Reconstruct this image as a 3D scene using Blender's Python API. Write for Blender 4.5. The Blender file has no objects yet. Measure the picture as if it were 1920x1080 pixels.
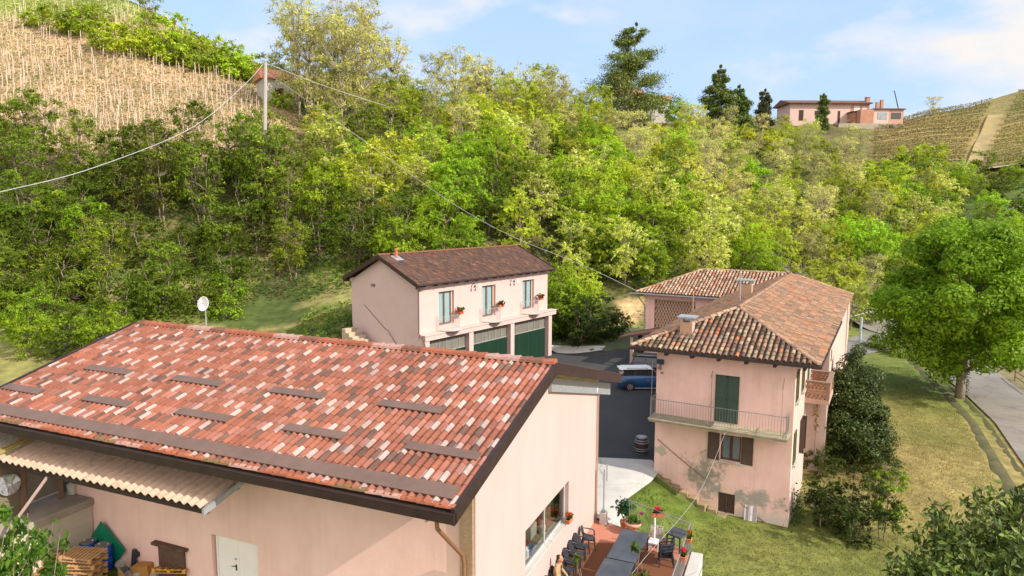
import bpy, math, random
import numpy as np
from mathutils import Vector, Matrix
R=math.radians
sc=bpy.context.scene; col=sc.collection
# ---------------- camera, sky, sun, exposure ----------------
CH=14.0; CF=1281.0; CP=.119; CR=.003
cam=bpy.data.cameras.new('camera'); cam.sensor_width=36; cam.lens=CF/1920*36; cam.clip_end=6000; cam.clip_start=.3
co=bpy.data.objects.new('camera',cam); col.objects.link(co)
co.matrix_world=Matrix.Translation((0,0,CH))@Matrix.Rotation(math.pi/2-CP,4,'X')@Matrix.Rotation(CR,4,'Z')
sc.camera=co
SUN_EL=36; SUN_AZ=121          # azimuth clockwise from +Y
sd=Vector((math.sin(R(SUN_AZ))*math.cos(R(SUN_EL)),math.cos(R(SUN_AZ))*math.cos(R(SUN_EL)),math.sin(R(SUN_EL))))
sl=bpy.data.lights.new('sun','SUN'); sl.energy=3.0; sl.angle=R(.5); sl.color=(1,.92,.82)
so=bpy.data.objects.new('sun',sl); col.objects.link(so); so.rotation_euler=(-sd).to_track_quat('-Z','Y').to_euler(); so.location=(0,0,200)
w=bpy.data.worlds.new('World'); sc.world=w; w.use_nodes=True; nt=w.node_tree; nt.nodes.clear()
def N(nt,t,**k):
    n=nt.nodes.new(t)
    for a,b in k.items():
        if a.startswith('_'): setattr(n,a[1:],b)
        else:
            n.inputs[a.replace('0_','').replace('_',' ') if not a[1:].isdigit() else int(a[1:])].default_value=b
    return n
out=N(nt,'ShaderNodeOutputWorld'); bg=N(nt,'ShaderNodeBackground'); bg.inputs['Strength'].default_value=.15
sky=N(nt,'ShaderNodeTexSky'); sky.sky_type='NISHITA'; sky.sun_disc=False; sky.sun_elevation=R(SUN_EL); sky.sun_rotation=R(SUN_AZ)
sky.air_density=1.0; sky.dust_density=2.0; sky.ozone_density=1.5; sky.altitude=200
tc=N(nt,'ShaderNodeTexCoord')
def skydir(px,py):
    a,b=(px-960)/CF,(540-py)/CF; v=Vector((a,math.cos(CP)+b*math.sin(CP),-math.sin(CP)+b*math.cos(CP))); return v.normalized()
bl=N(nt,'ShaderNodeMix',_data_type='RGBA'); bl.inputs[0].default_value=.78; nt.links.new(sky.outputs[0],bl.inputs[6]); bl.inputs[7].default_value=(1.72,2.38,3.5,1)
mp=N(nt,'ShaderNodeMapping'); mp.inputs['Scale'].default_value=(1,1,2.3); nt.links.new(tc.outputs['Generated'],mp.inputs[0])
nz=N(nt,'ShaderNodeTexNoise'); nz.inputs['Scale'].default_value=5.5; nz.inputs['Detail'].default_value=8; nz.inputs['Roughness'].default_value=.55; nz.inputs['Distortion'].default_value=.15
nt.links.new(mp.outputs[0],nz.inputs['Vector'])
def mth(op,a,b,c=None,cl=False):
    n=N(nt,'ShaderNodeMath',_operation=op,_use_clamp=cl)
    for i,x in enumerate((a,b,c)):
        if x is None: continue
        if isinstance(x,(int,float)): n.inputs[i].default_value=x
        else: nt.links.new(x,n.inputs[i])
    return n.outputs[0]
tot=mth('MULTIPLY',nz.outputs['Fac'],.0)
for (px,py,rx,rz,st) in ((1790,95,.20,.065,1.0),(1930,70,.14,.09,1.0),(820,5,.15,.040,.75),(1010,25,.07,.030,.5),(400,95,.13,.035,.6),(1060,130,.10,.03,.5),(1700,160,.16,.03,.6),(2600,0,.5,.2,1),(-500,20,.4,.2,1)):
    dr_=skydir(px,py); m_=N(nt,'ShaderNodeMapping'); m_.vector_type='TEXTURE'; m_.inputs['Location'].default_value=dr_; m_.inputs['Rotation'].default_value=(0,0,-math.atan2(dr_.x,dr_.y)); m_.inputs['Scale'].default_value=(rx,.4,rz); nt.links.new(tc.outputs['Generated'],m_.inputs[0])
    l_=N(nt,'ShaderNodeVectorMath',_operation='LENGTH'); nt.links.new(m_.outputs[0],l_.inputs[0])
    f_=mth('SUBTRACT',1.25,l_.outputs['Value'],None,True); tot=mth('MAXIMUM',tot,mth('MULTIPLY',f_,st))
dens=mth('ADD',mth('MULTIPLY_ADD',nz.outputs['Fac'],4.6,-2.75),mth('MULTIPLY',tot,1.5)); dens=mth('MULTIPLY',dens,.85,None,True)
veil=mth('MAXIMUM',dens,mth('MULTIPLY_ADD',nz.outputs['Fac'],.9,-.40,True))
sg=N(nt,'ShaderNodeSeparateXYZ'); nt.links.new(tc.outputs['Generated'],sg.inputs[0]); behind=mth('MULTIPLY_ADD',sg.outputs[1],-1.8,.15,True); veil=mth('MAXIMUM',veil,mth('MULTIPLY',behind,.85))  # unseen pale cloud added behind the camera to warm the shade
mx=N(nt,'ShaderNodeMix',_data_type='RGBA'); nt.links.new(veil,mx.inputs[0]); nt.links.new(bl.outputs[2],mx.inputs[6]); mx.inputs[7].default_value=(3.2,3.12,3.05,1)
m9=N(nt,'ShaderNodeMix',_data_type='RGBA'); nt.links.new(mth('MULTIPLY',behind,.7),m9.inputs[0]); nt.links.new(mx.outputs[2],m9.inputs[6]); m9.inputs[7].default_value=(7.4,6.8,6.5,1)  # extra brightness added to the unseen sky behind, fill for shaded walls
nt.links.new(m9.outputs[2],bg.inputs[0]); nt.links.new(bg.outputs[0],out.inputs[0])
sc.view_settings.view_transform='Standard'; sc.view_settings.look='None'; sc.view_settings.exposure=1.0; sc.view_settings.gamma=1
sc.render.engine='CYCLES'; sc.render.resolution_x=1024; sc.render.resolution_y=576
sc.cycles.max_bounces=6; sc.cycles.transparent_max_bounces=8

# ---------------- helpers ----------------
def ray(px,py):
    a,b=px-960,py-540
    a,b=a*math.cos(CR)+b*math.sin(CR),-a*math.sin(CR)+b*math.cos(CR)
    x,u=a/CF,-b/CF
    return Vector((x,math.cos(CP)+u*math.sin(CP),-math.sin(CP)+u*math.cos(CP)))
def G(px,py,z=0): d=ray(px,py); return Vector((0,0,CH))+d*((z-CH)/d.z)
def D(px,py,y): d=ray(px,py); return Vector((0,0,CH))+d*(y/d.y)
def tag(o,label=None,cat=None,group=None,kind=None):
    if label: o['label']=label
    if cat: o['category']=cat
    if group: o['group']=group
    if kind: o['kind']=kind
    return o
def empty(name,loc=(0,0,0),rz=0,label=None,cat=None,group=None,kind=None,sc_=1):
    o=bpy.data.objects.new(name,None); col.objects.link(o); o.location=loc; o.rotation_euler=(0,0,rz); o.scale=(sc_,)*3; o.empty_display_size=.3
    return tag(o,label,cat,group,kind)
def copy_tree(o,parent=None):
    c=o.copy(); col.objects.link(c); c.parent=parent
    for ch in list(o.children): copy_tree(ch,c)
    return c
def fastmesh(name,V,k=4,colr=None,mat=None,smooth=False):
    V=np.asarray(V,np.float32); n=len(V)//k; me=bpy.data.meshes.new(name)
    me.vertices.add(n*k); me.vertices.foreach_set('co',V.ravel()); me.loops.add(n*k)
    me.loops.foreach_set('vertex_index',np.arange(n*k,dtype=np.int32)); me.polygons.add(n)
    me.polygons.foreach_set('loop_start',np.arange(0,n*k,k,dtype=np.int32)); me.update(calc_edges=True)
    if colr is not None:
        a=me.color_attributes.new('Col','FLOAT_COLOR','POINT'); c4=np.ones((n*k,4),np.float32); c4[:,:3]=np.repeat(np.asarray(colr,np.float32),k,0); a.data.foreach_set('color',c4.ravel())
    if mat: me.materials.append(mat)
    return me
class MB:
    def __init__(s): s.v=[];s.f=[];s.c=[]
    def add(s,vs,fs,c=None):
        n=len(s.v); s.v+= [tuple(v) for v in vs]; s.f+=[tuple(i+n for i in f) for f in fs]; s.c+=[c or (1,1,1)]*len(fs); return s
    def box(s,x0,x1,y0,y1,z0,z1,c=None,M_=None):
        v=[(x,y,z) for z in (z0,z1) for y in (y0,y1) for x in (x0,x1)]
        if M_ is not None: v=[M_@Vector(p) for p in v]
        return s.add(v,[(0,2,3,1),(4,5,7,6),(0,1,5,4),(2,6,7,3),(0,4,6,2),(1,3,7,5)],c)
    def quad(s,a,b,c_,d,c=None): return s.add([a,b,c_,d],[(0,1,2,3)],c)
    def prism(s,pts,z0,z1,c=None,M_=None):
        n=len(pts); v=[Vector((x,y,z0)) for x,y in pts]+[Vector((x,y,z1)) for x,y in pts]
        if M_ is not None: v=[M_@p for p in v]
        return s.add(v,[tuple(range(n))[::-1],tuple(range(n,2*n))]+[(i,(i+1)%n,n+(i+1)%n,n+i) for i in range(n)],c)
    def cyl(s,p0,p1,r0,r1=None,n=8,c=None):
        r1=r0 if r1 is None else r1; p0=Vector(p0);p1=Vector(p1); d=(p1-p0).normalized()
        a=d.orthogonal().normalized(); b=d.cross(a); vs=[]
        for p,r in ((p0,r0),(p1,r1)):
            for i in range(n): t=2*math.pi*i/n; vs.append(p+(a*math.cos(t)+b*math.sin(t))*r)
        return s.add(vs,[(i,(i+1)%n,n+(i+1)%n,n+i) for i in range(n)]+[tuple(range(n))[::-1],tuple(range(n,2*n))],c)
    def tube(s,pts,r,n=6,c=None,taper=None):
        for i in range(len(pts)-1):
            r0=r if taper is None else r+(taper-r)*i/(len(pts)-1); r1=r if taper is None else r+(taper-r)*(i+1)/(len(pts)-1)
            s.cyl(pts[i],pts[i+1],r0,r1,n,c)
        return s
    def lathe(s,prof,n=16,o=(0,0,0),c=None,M_=None):
        vs=[];m=len(prof)
        for r,z in prof:
            for i in range(n): t=2*math.pi*i/n; p=Vector((o[0]+r*math.cos(t),o[1]+r*math.sin(t),o[2]+z)); vs.append(M_@p if M_ is not None else p)
        fs=[(j*n+i,j*n+(i+1)%n,(j+1)*n+(i+1)%n,(j+1)*n+i) for j in range(m-1) for i in range(n)]
        fs+=[tuple(range(n))[::-1],tuple((m-1)*n+i for i in range(n))]
        return s.add(vs,fs,c)
    def build(s,name,mat,parent=None,bevel=0,smooth=False):
        me=bpy.data.meshes.new(name); me.from_pydata(s.v,[],s.f)
        if any(c!=(1,1,1) for c in s.c):
            a=me.color_attributes.new('Col','FLOAT_COLOR','CORNER'); arr=[]
            for f,c in zip(s.f,s.c): arr+= (list(c)+[1])*len(f)
            a.data.foreach_set('color',arr)
        me.materials.append(mat)
        if smooth: me.polygons.foreach_set('use_smooth',[True]*len(me.polygons))
        me.update(); o=bpy.data.objects.new(name,me); col.objects.link(o); o.parent=parent
        if bevel:
            b=o.modifiers.new('b','BEVEL'); b.width=bevel; b.segments=2; b.limit_method='ANGLE'
        return o
def M(name,c,c2=None,scale=4,rough=.85,bump=0,bscale=None,metal=0,attr=False,detail=5,amp=.25,stretch=None,spec=.3,c3=None):
    m=bpy.data.materials.new(name); m.use_nodes=True; t=m.node_tree; b=t.nodes['Principled BSDF']
    b.inputs['Roughness'].default_value=rough; b.inputs['Metallic'].default_value=metal; b.inputs['Specular IOR Level'].default_value=spec
    tcn=t.nodes.new('ShaderNodeTexCoord'); vec=tcn.outputs['Object']
    if stretch:
        mpn=t.nodes.new('ShaderNodeMapping'); mpn.inputs['Scale'].default_value=stretch; t.links.new(vec,mpn.inputs[0]); vec=mpn.outputs[0]
    n=t.nodes.new('ShaderNodeTexNoise'); n.inputs['Scale'].default_value=scale; n.inputs['Detail'].default_value=detail; n.inputs['Roughness'].default_value=.6; t.links.new(vec,n.inputs['Vector'])
    r=t.nodes.new('ShaderNodeValToRGB'); r.color_ramp.elements[0].position=.3; r.color_ramp.elements[1].position=.7; t.links.new(n.outputs['Fac'],r.inputs[0])
    if attr:
        a=t.nodes.new('ShaderNodeAttribute'); a.attribute_name='Col'
        r.color_ramp.elements[0].color=(1-amp,)*3+(1,); r.color_ramp.elements[1].color=(1+amp,)*3+(1,)
        mxn=t.nodes.new('ShaderNodeMix'); mxn.data_type='RGBA'; mxn.blend_type='MULTIPLY'; mxn.inputs[0].default_value=1
        t.links.new(a.outputs['Color'],mxn.inputs[6]); t.links.new(r.outputs[0],mxn.inputs[7]); t.links.new(mxn.outputs[2],b.inputs['Base Color'])
    else:
        c2=c2 or tuple(x*.8 for x in c); r.color_ramp.elements[0].color=(*c,1); r.color_ramp.elements[1].color=(*c2,1)
        if c3: e=r.color_ramp.elements.new(.5); e.color=(*c3,1)
        t.links.new(r.outputs[0],b.inputs['Base Color'])
    if bump:
        n2=t.nodes.new('ShaderNodeTexNoise'); n2.inputs['Scale'].default_value=bscale or scale*4; n2.inputs['Detail'].default_value=6; t.links.new(tcn.outputs['Object'],n2.inputs['Vector'])
        bp=t.nodes.new('ShaderNodeBump'); bp.inputs['Strength'].default_value=bump; bp.inputs['Distance'].default_value=.03; t.links.new(n2.outputs['Fac'],bp.inputs['Height']); t.links.new(bp.outputs[0],b.inputs['Normal'])
    return m
def weather(m,amt=.22,foot=None,col_=(.36,.29,.22)):
    t=m.node_tree; b=t.nodes['Principled BSDF']; src=b.inputs['Base Color'].links[0].from_socket; tcn=t.nodes.new('ShaderNodeTexCoord')
    mpn=t.nodes.new('ShaderNodeMapping'); mpn.inputs['Scale'].default_value=(2.6,2.6,.16); t.links.new(tcn.outputs['Object'],mpn.inputs[0])
    n=t.nodes.new('ShaderNodeTexNoise'); n.inputs['Scale'].default_value=1.6; n.inputs['Detail'].default_value=7; n.inputs['Roughness'].default_value=.7; t.links.new(mpn.outputs[0],n.inputs['Vector'])
    n2=t.nodes.new('ShaderNodeTexNoise'); n2.inputs['Scale'].default_value=.55; n2.inputs['Detail'].default_value=8; n2.inputs['Roughness'].default_value=.65; t.links.new(tcn.outputs['Object'],n2.inputs['Vector'])
    mu=t.nodes.new('ShaderNodeMath'); mu.operation='MULTIPLY'; t.links.new(n.outputs['Fac'],mu.inputs[0]); t.links.new(n2.outputs['Fac'],mu.inputs[1])
    r=t.nodes.new('ShaderNodeMapRange'); r.inputs[1].default_value=.22; r.inputs[2].default_value=.42; r.inputs[3].default_value=0; r.inputs[4].default_value=amt; t.links.new(mu.outputs[0],r.inputs[0]); f=r.outputs[0]
    if foot is not None:
        sp=t.nodes.new('ShaderNodeSeparateXYZ'); t.links.new(tcn.outputs['Object'],sp.inputs[0]); r2=t.nodes.new('ShaderNodeMapRange'); r2.inputs[1].default_value=foot+.9; r2.inputs[2].default_value=foot; r2.inputs[3].default_value=0; r2.inputs[4].default_value=1.1; t.links.new(sp.outputs[2],r2.inputs[0])
        m2=t.nodes.new('ShaderNodeMath'); m2.operation='MULTIPLY'; t.links.new(r2.outputs[0],m2.inputs[0]); t.links.new(n2.outputs['Fac'],m2.inputs[1]); m3=t.nodes.new('ShaderNodeMath'); m3.operation='MAXIMUM'; t.links.new(f,m3.inputs[0]); t.links.new(m2.outputs[0],m3.inputs[1]); f=m3.outputs[0]
    mxn=t.nodes.new('ShaderNodeMix'); mxn.data_type='RGBA'; t.links.new(f,mxn.inputs[0]); t.links.new(src,mxn.inputs[6]); mxn.inputs[7].default_value=(*col_,1); t.links.new(mxn.outputs[2],b.inputs['Base Color']); return m
def cracks(m,scale,w_,c,patch=None):
    t=m.node_tree; b=t.nodes['Principled BSDF']; src=b.inputs['Base Color'].links[0].from_socket; tcn=t.nodes.new('ShaderNodeTexCoord')
    n=t.nodes.new('ShaderNodeTexNoise'); n.inputs['Scale'].default_value=1.2; n.inputs['Detail'].default_value=6; t.links.new(tcn.outputs['Object'],n.inputs['Vector'])
    ad=t.nodes.new('ShaderNodeMix'); ad.data_type='RGBA'; ad.inputs[0].default_value=.25; t.links.new(tcn.outputs['Object'],ad.inputs[6]); t.links.new(n.outputs['Color'],ad.inputs[7])
    v=t.nodes.new('ShaderNodeTexVoronoi'); v.feature='DISTANCE_TO_EDGE'; v.inputs['Scale'].default_value=scale; t.links.new(ad.outputs[2],v.inputs['Vector'])
    r=t.nodes.new('ShaderNodeMapRange'); r.inputs[1].default_value=w_; r.inputs[2].default_value=0; r.inputs[3].default_value=0; r.inputs[4].default_value=.7; t.links.new(v.outputs['Distance'],r.inputs[0])
    mxn=t.nodes.new('ShaderNodeMix'); mxn.data_type='RGBA'; t.links.new(r.outputs[0],mxn.inputs[0]); t.links.new(src,mxn.inputs[6]); mxn.inputs[7].default_value=(*c,1); src=mxn.outputs[2]
    if patch:
        n2=t.nodes.new('ShaderNodeTexNoise'); n2.inputs['Scale'].default_value=.22; n2.inputs['Detail'].default_value=9; n2.inputs['Roughness'].default_value=.7; t.links.new(tcn.outputs['Object'],n2.inputs['Vector'])
        r=t.nodes.new('ShaderNodeMapRange'); r.inputs[1].default_value=.52; r.inputs[2].default_value=.66; r.inputs[3].default_value=0; r.inputs[4].default_value=.7; t.links.new(n2.outputs['Fac'],r.inputs[0])
        mxn=t.nodes.new('ShaderNodeMix'); mxn.data_type='RGBA'; t.links.new(r.outputs[0],mxn.inputs[0]); t.links.new(src,mxn.inputs[6]); mxn.inputs[7].default_value=(*patch,1); src=mxn.outputs[2]
    t.links.new(src,b.inputs['Base Color']); return m
def leafmat(name,trans=.4,rough=.55,rnd=.25):
    m=bpy.data.materials.new(name); m.use_nodes=True; t=m.node_tree; t.nodes.clear()
    o=t.nodes.new('ShaderNodeOutputMaterial'); a=t.nodes.new('ShaderNodeAttribute'); a.attribute_name='Col'
    oi=t.nodes.new('ShaderNodeObjectInfo'); hs=t.nodes.new('ShaderNodeHueSaturation')
    mr=t.nodes.new('ShaderNodeMapRange'); mr.inputs[3].default_value=1-rnd; mr.inputs[4].default_value=1+rnd; t.links.new(oi.outputs['Random'],mr.inputs[0]); t.links.new(mr.outputs[0],hs.inputs['Value'])
    mu=t.nodes.new('ShaderNodeMath'); mu.operation='MULTIPLY'; mu.inputs[1].default_value=7.31; t.links.new(oi.outputs['Random'],mu.inputs[0]); fr=t.nodes.new('ShaderNodeMath'); fr.operation='FRACT'; t.links.new(mu.outputs[0],fr.inputs[0])
    mh=t.nodes.new('ShaderNodeMapRange'); mh.inputs[3].default_value=.485; mh.inputs[4].default_value=.512; t.links.new(fr.outputs[0],mh.inputs[0]); t.links.new(mh.outputs[0],hs.inputs['Hue'])
    t.links.new(a.outputs['Color'],hs.inputs['Color'])
    d=t.nodes.new('ShaderNodeBsdfPrincipled'); d.inputs['Roughness'].default_value=rough; d.inputs['Specular IOR Level'].default_value=.25; tr=t.nodes.new('ShaderNodeBsdfTranslucent')
    t.links.new(hs.outputs[0],d.inputs['Base Color']); t.links.new(hs.outputs[0],tr.inputs['Color'])
    ms=t.nodes.new('ShaderNodeMixShader'); ms.inputs[0].default_value=trans; t.links.new(d.outputs[0],ms.inputs[1]); t.links.new(tr.outputs[0],ms.inputs[2]); t.links.new(ms.outputs[0],o.inputs[0])
    return m
def glassmat(name,c=(.03,.04,.05),rough=.08):
    m=bpy.data.materials.new(name); m.use_nodes=True; b=m.node_tree.nodes['Principled BSDF']; b.inputs['Base Color'].default_value=(*c,1); b.inputs['Roughness'].default_value=rough; b.inputs['Specular IOR Level'].default_value=.7
    return m
def clearglass(name):
    m=bpy.data.materials.new(name); m.use_nodes=True; t=m.node_tree; t.nodes.clear(); o=t.nodes.new('ShaderNodeOutputMaterial')
    a=t.nodes.new('ShaderNodeBsdfTransparent'); a.inputs[0].default_value=(.85,.9,.9,1); g=t.nodes.new('ShaderNodeBsdfGlossy'); g.inputs['Roughness'].default_value=.03
    ms=t.nodes.new('ShaderNodeMixShader'); lw=t.nodes.new('ShaderNodeLayerWeight'); pw=t.nodes.new('ShaderNodeMath'); pw.operation='POWER'; pw.inputs[1].default_value=4; t.links.new(lw.outputs['Facing'],pw.inputs[0]); ad=t.nodes.new('ShaderNodeMath'); ad.operation='MULTIPLY_ADD'; ad.inputs[1].default_value=.6; ad.inputs[2].default_value=.05; t.links.new(pw.outputs[0],ad.inputs[0]); t.links.new(ad.outputs[0],ms.inputs[0]); t.links.new(a.outputs[0],ms.inputs[1]); t.links.new(g.outputs[0],ms.inputs[2]); t.links.new(ms.outputs[0],o.inputs[0]); return m
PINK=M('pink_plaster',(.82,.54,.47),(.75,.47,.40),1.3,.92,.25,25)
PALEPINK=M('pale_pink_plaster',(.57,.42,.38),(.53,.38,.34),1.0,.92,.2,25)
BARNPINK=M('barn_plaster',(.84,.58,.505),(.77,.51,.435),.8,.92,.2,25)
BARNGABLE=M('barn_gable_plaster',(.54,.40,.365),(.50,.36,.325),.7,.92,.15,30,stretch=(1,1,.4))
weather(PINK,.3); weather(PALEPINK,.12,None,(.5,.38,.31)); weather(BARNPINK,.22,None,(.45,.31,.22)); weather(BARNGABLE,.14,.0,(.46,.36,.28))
BROWNMETAL=M('brown_metal',(.055,.035,.03),(.035,.022,.02),3,.5,0,metal=.3)
TAUPE=M('taupe_flashing',(.17,.105,.08),(.13,.082,.062),2,.6)
ZINC=M('zinc',(.45,.48,.5),(.33,.36,.38),5,.45,metal=.5)
GREYWOOD=M('old_wood',(.16,.1,.065),(.09,.055,.035),6,.8,.3,30,stretch=(1,6,1))
DARKWOOD=M('dark_wood',(.07,.04,.028),(.035,.02,.015),6,.8,.2,30)
CONC=M('concrete',(.50,.46,.41),(.38,.35,.31),1.6,.92,.35,22)
CONCP=M('pale_concrete',(.52,.50,.46),(.42,.40,.36),1.0,.9,.25,22)
TILE=M('tile_attr',(1,1,1),attr=True,scale=9,amp=.2,rough=.85,bump=.25,bscale=60)
WHITE=M('white_paint',(.78,.77,.74),(.7,.69,.66),3,.5)
BLACKPL=M('dark_plastic',(.022,.027,.036),(.03,.036,.048),4,.42,spec=.5)
GREENSH=M('green_shutter',(.035,.065,.045),(.05,.085,.06),8,.6)
GARGREEN=M('garage_green',(.006,.028,.015),(.008,.036,.019),.7,.5,.1,3)
GLASS=glassmat('window_glass'); CLEAR=clearglass('clear_glass')
LEAF=leafmat('leaf',.54,.55,.30); DENSE=leafmat('dense_leaf',.15,.5,.1); BARK=M('bark',(.16,.115,.08),(.25,.2,.14),6,.9,.4,20); PALEBARK=M('pale_bark',(.38,.32,.24),(.24,.19,.13),6,.9)
ATTR=M('painted',(1,1,1),attr=True,scale=5,amp=.1,rough=.6)
TERRA=M('terracotta',(.5,.17,.07),(.42,.13,.055),9,.8)
WIRE=M('wire',(.55,.55,.53),(.45,.45,.44),2,.5)
RAILM=M('rail_metal',(.28,.29,.27),(.2,.2,.18),6,.6,metal=.3)

def tiles(mb,o,U,V,w,l,inside,prof,colf,lift=.03,drop=.03,jit=0,rng=random,wmax=40,hmax=20,base=0.0,s0=0):
    """rows of curved roof tiles, one strip per tile, lower end lifted over the row below"""
    o=Vector(o);U=Vector(U).normalized();V=Vector(V).normalized();Nn=U.cross(V)
    if Nn.z<0: Nn=-Nn
    for i in range(int(wmax/w)):
        s=s0+(i+.5)*w
        for j in range(int(hmax/l)+1):
            t=j*l
            if not inside(s,t+l*.5): continue
            js=rng.uniform(-jit,jit); jt=rng.uniform(-jit,jit)*1.5; jl=rng.uniform(0,jit)*.6
            lo=[];hi=[];dn=[]
            for ds,h in prof:
                p=o+U*(s+ds+js)+Nn*(base+h)
                lo.append(p+V*(t-.05+jt)+Nn*(lift+jl)); hi.append(p+V*(t+l+.0)); dn.append(p+V*(t-.05+jt)+Nn*(lift+jl-drop))
            k=len(prof); fs=[(a,a+1,k+a+1,k+a) for a in range(k-1)]+[(2*k+a,2*k+a+1,a+1,a) for a in range(k-1)]
            mb.add(lo+hi+dn,fs,colf(i,j))
COPPO=[(math.cos(a)*.088,math.sin(a)*.085) for a in [math.pi*k/5 for k in range(6)]]
def poly_in(P):
    def f(x,y):
        r=False;n=len(P)
        for i in range(n):
            (x1,y1),(x2,y2)=P[i],P[(i+1)%n]
            if (y1>y)!=(y2>y) and x<(x2-x1)*(y-y1)/(y2-y1)+x1: r=not r
        return r
    return f
def ridge_caps(mb,a,b,colf,r=.12,l=.38):
    a=Vector(a);b=Vector(b); L=(b-a).length; d=(b-a)/L; s=d.cross(Vector((0,0,1))).normalized(); u=s.cross(d)
    for i in range(int(L/l)):
        c=colf(i,0); p=a+d*i*l-d*.03; q=a+d*(i+1)*l
        vs=[];
        for P,rr,h in ((p,r*1.08,.025),(q,r*.92,0)):
            for k in range(6):
                t=math.pi*k/5; vs.append(P+s*math.cos(t)*rr+u*(math.sin(t)*rr*.9+h-.02))
        mb.add(vs,[(k,k+1,7+k,6+k) for k in range(5)]+[(0,5,4,3,2,1)],c)
# ---------------- terrain ----------------
def sm(x,a,b):
    t=np.clip((np.asarray(x,float)-a)/(b-a),0,1); return t*t*(3-2*t)
COLS=[(-900,[(20,1),(50,4),(70,10),(90,22),(120,40),(145,60),(175,64),(230,60)]),
(0,[(30,.5),(45,1.3),(60,6.2),(72,12),(85,20),(95,26),(120,41),(140,54),(152,60),(175,61),(230,58)]),
(250,[(36,0),(46,1),(60,4.5),(70,9),(80,16),(90,23.3),(110,34.5),(130,47.5),(142,54.5),(152,58),(175,57),(230,52)]),
(500,[(38,0),(50,1.2),(62,4.8),(70,8),(80,14.5),(90,21),(105,28),(120,34.5),(135,39.5),(145,42),(170,42),(230,36)]),
(660,[(42,0),(46,.8),(50,3),(54,5),(62,6),(72,9),(85,15.5),(100,22),(120,30),(140,37),(150,39.5),(175,39),(230,30)]),
(750,[(47,0),(50,.3),(56,3.6),(62,5.2),(72,8.8),(85,14.5),(100,21),(120,28),(140,35),(150,37),(175,36.5),(230,30)]),
(800,[(52,0),(55,.3),(60,3.6),(66,5.5),(85,13.6),(100,19.5),(120,26.5),(140,33),(152,36),(175,36),(230,30)]),
(900,[(57,0),(60,.3),(65,3.5),(70,6),(85,12.2),(100,18),(120,25),(140,31),(160,36),(180,36),(230,32)]),
(1000,[(62,0),(66,1.2),(72,4),(85,10.5),(100,15.8),(120,22.5),(140,28.5),(160,33.5),(180,36.8),(205,36),(240,32)]),
(1100,[(70,0),(74,1.8),(80,5),(90,9.5),(105,15),(120,20.5),(145,26.5),(165,32.5),(185,37),(210,36),(240,32)]),
(1250,[(71,0),(73,2.4),(76,4.6),(85,7),(100,12),(120,18.5),(145,24.5),(170,32),(190,37),(215,36),(250,32)]),
(1500,[(84,0),(92,2.5),(110,8),(125,13),(140,18),(160,25),(175,30),(188,36),(196,37.2),(215,36.5),(250,33)]),
(1620,[(85,0),(100,2.5),(125,11),(140,16.5),(160,24),(175,29),(188,35),(196,37),(215,37),(250,35)]),
(1750,[(86,0),(103,3),(126,12.5),(142,18),(150,21),(165,27),(180,33),(192,38),(202,41.5),(225,40),(260,38)]),
(1920,[(84,0),(100,4),(118,12),(135,18.5),(150,24),(165,29.5),(178,35.5),(190,41.5),(206,49.5),(235,50),(270,48)]),
(2900,[(84,0),(100,5),(118,12),(135,18),(150,24),(165,31),(190,44),(206,54),(235,60),(270,58)])]
_T=np.array([(c-960)/CF for c,_ in COLS])
def near(x,y):
    x=np.asarray(x,float);y=np.asarray(y,float)
    s=(x-7.3)*.875-(y-35.6)*.485
    lawn=-1.6*sm(s,-.2,4.0)-.75*sm(s,6,24)
    far=1-sm(y,60,80)*.35
    yard=sm(y,37,46.5)*(.5+.7*sm(x,3,9))*(1-sm(s,-3,1))*sm(x,-9,-2)
    v=(x-1.413)*-.388+(y-22.164)*-.922; u=(x-1.413)*-.922+(y-22.164)*.388
    south=1.0*sm(v,3.0,4.6)*sm(u,-.3,1.5)
    left=sm(-x,15,22)*sm(y,22,32)*.8
    return lawn*far+yard+np.maximum(south,left)
def gz(x,y):
    sc0=np.isscalar(x); x=np.atleast_1d(np.asarray(x,float)); y=np.atleast_1d(np.asarray(y,float)); n0=near(x,y)
    t=np.clip(x/np.maximum(y,12),_T[0],_T[-1]); i=np.clip(np.searchsorted(_T,t)-1,0,len(_T)-2); f=(t-_T[i])/(_T[i+1]-_T[i]); f=f*f*(3-2*f)*.5+f*.5
    hs=np.stack([np.interp(y,[p[0] for p in pr],[p[1] for p in pr]) for _,pr in COLS]); hs=np.where(np.stack([y<pr[0][0] for _,pr in COLS]),0,hs)
    k=np.arange(len(x)); h=hs[i,k]*(1-f)+hs[i+1,k]*f
    z=n0*(1-sm(h,0,6))+h
    # the garage is cut into the slope: a level floor in front and under it
    gu=(x+6.652)*.617+(y-47.869)*.787; gv=-(x+6.652)*.787+(y-47.869)*.617
    ing=sm(gu,-.2,.8)*(1-sm(gu,17,19))*sm(gv,-9,-7)*(1-sm(gv,1.0,2.2)); z=z*(1-ing)+np.minimum(z,.55)*ing
    z=z+ sm(h,3,10)*.5*np.sin(x*.21+1)*np.sin(y*.17)
    return float(z[0]) if sc0 else z
def grid_axis(a,b,step,far):
    m=np.arange(a,b+.01,step); lo=[];s=step;p=a
    while p>-far: s*=1.35;p-=s;lo.append(p)
    hi=[];s=step;p=m[-1]
    while p<far: s*=1.35;p+=s;hi.append(p)
    return np.concatenate([lo[::-1],m,hi])
gx=grid_axis(-105,130,1.0,2500); gy=grid_axis(8,215,1.0,2500)
X,Y=np.meshgrid(gx,gy); fx,fy=X.ravel(),Y.ravel(); Z=gz(fx,fy)
rng=np.random.default_rng(5)
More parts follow.
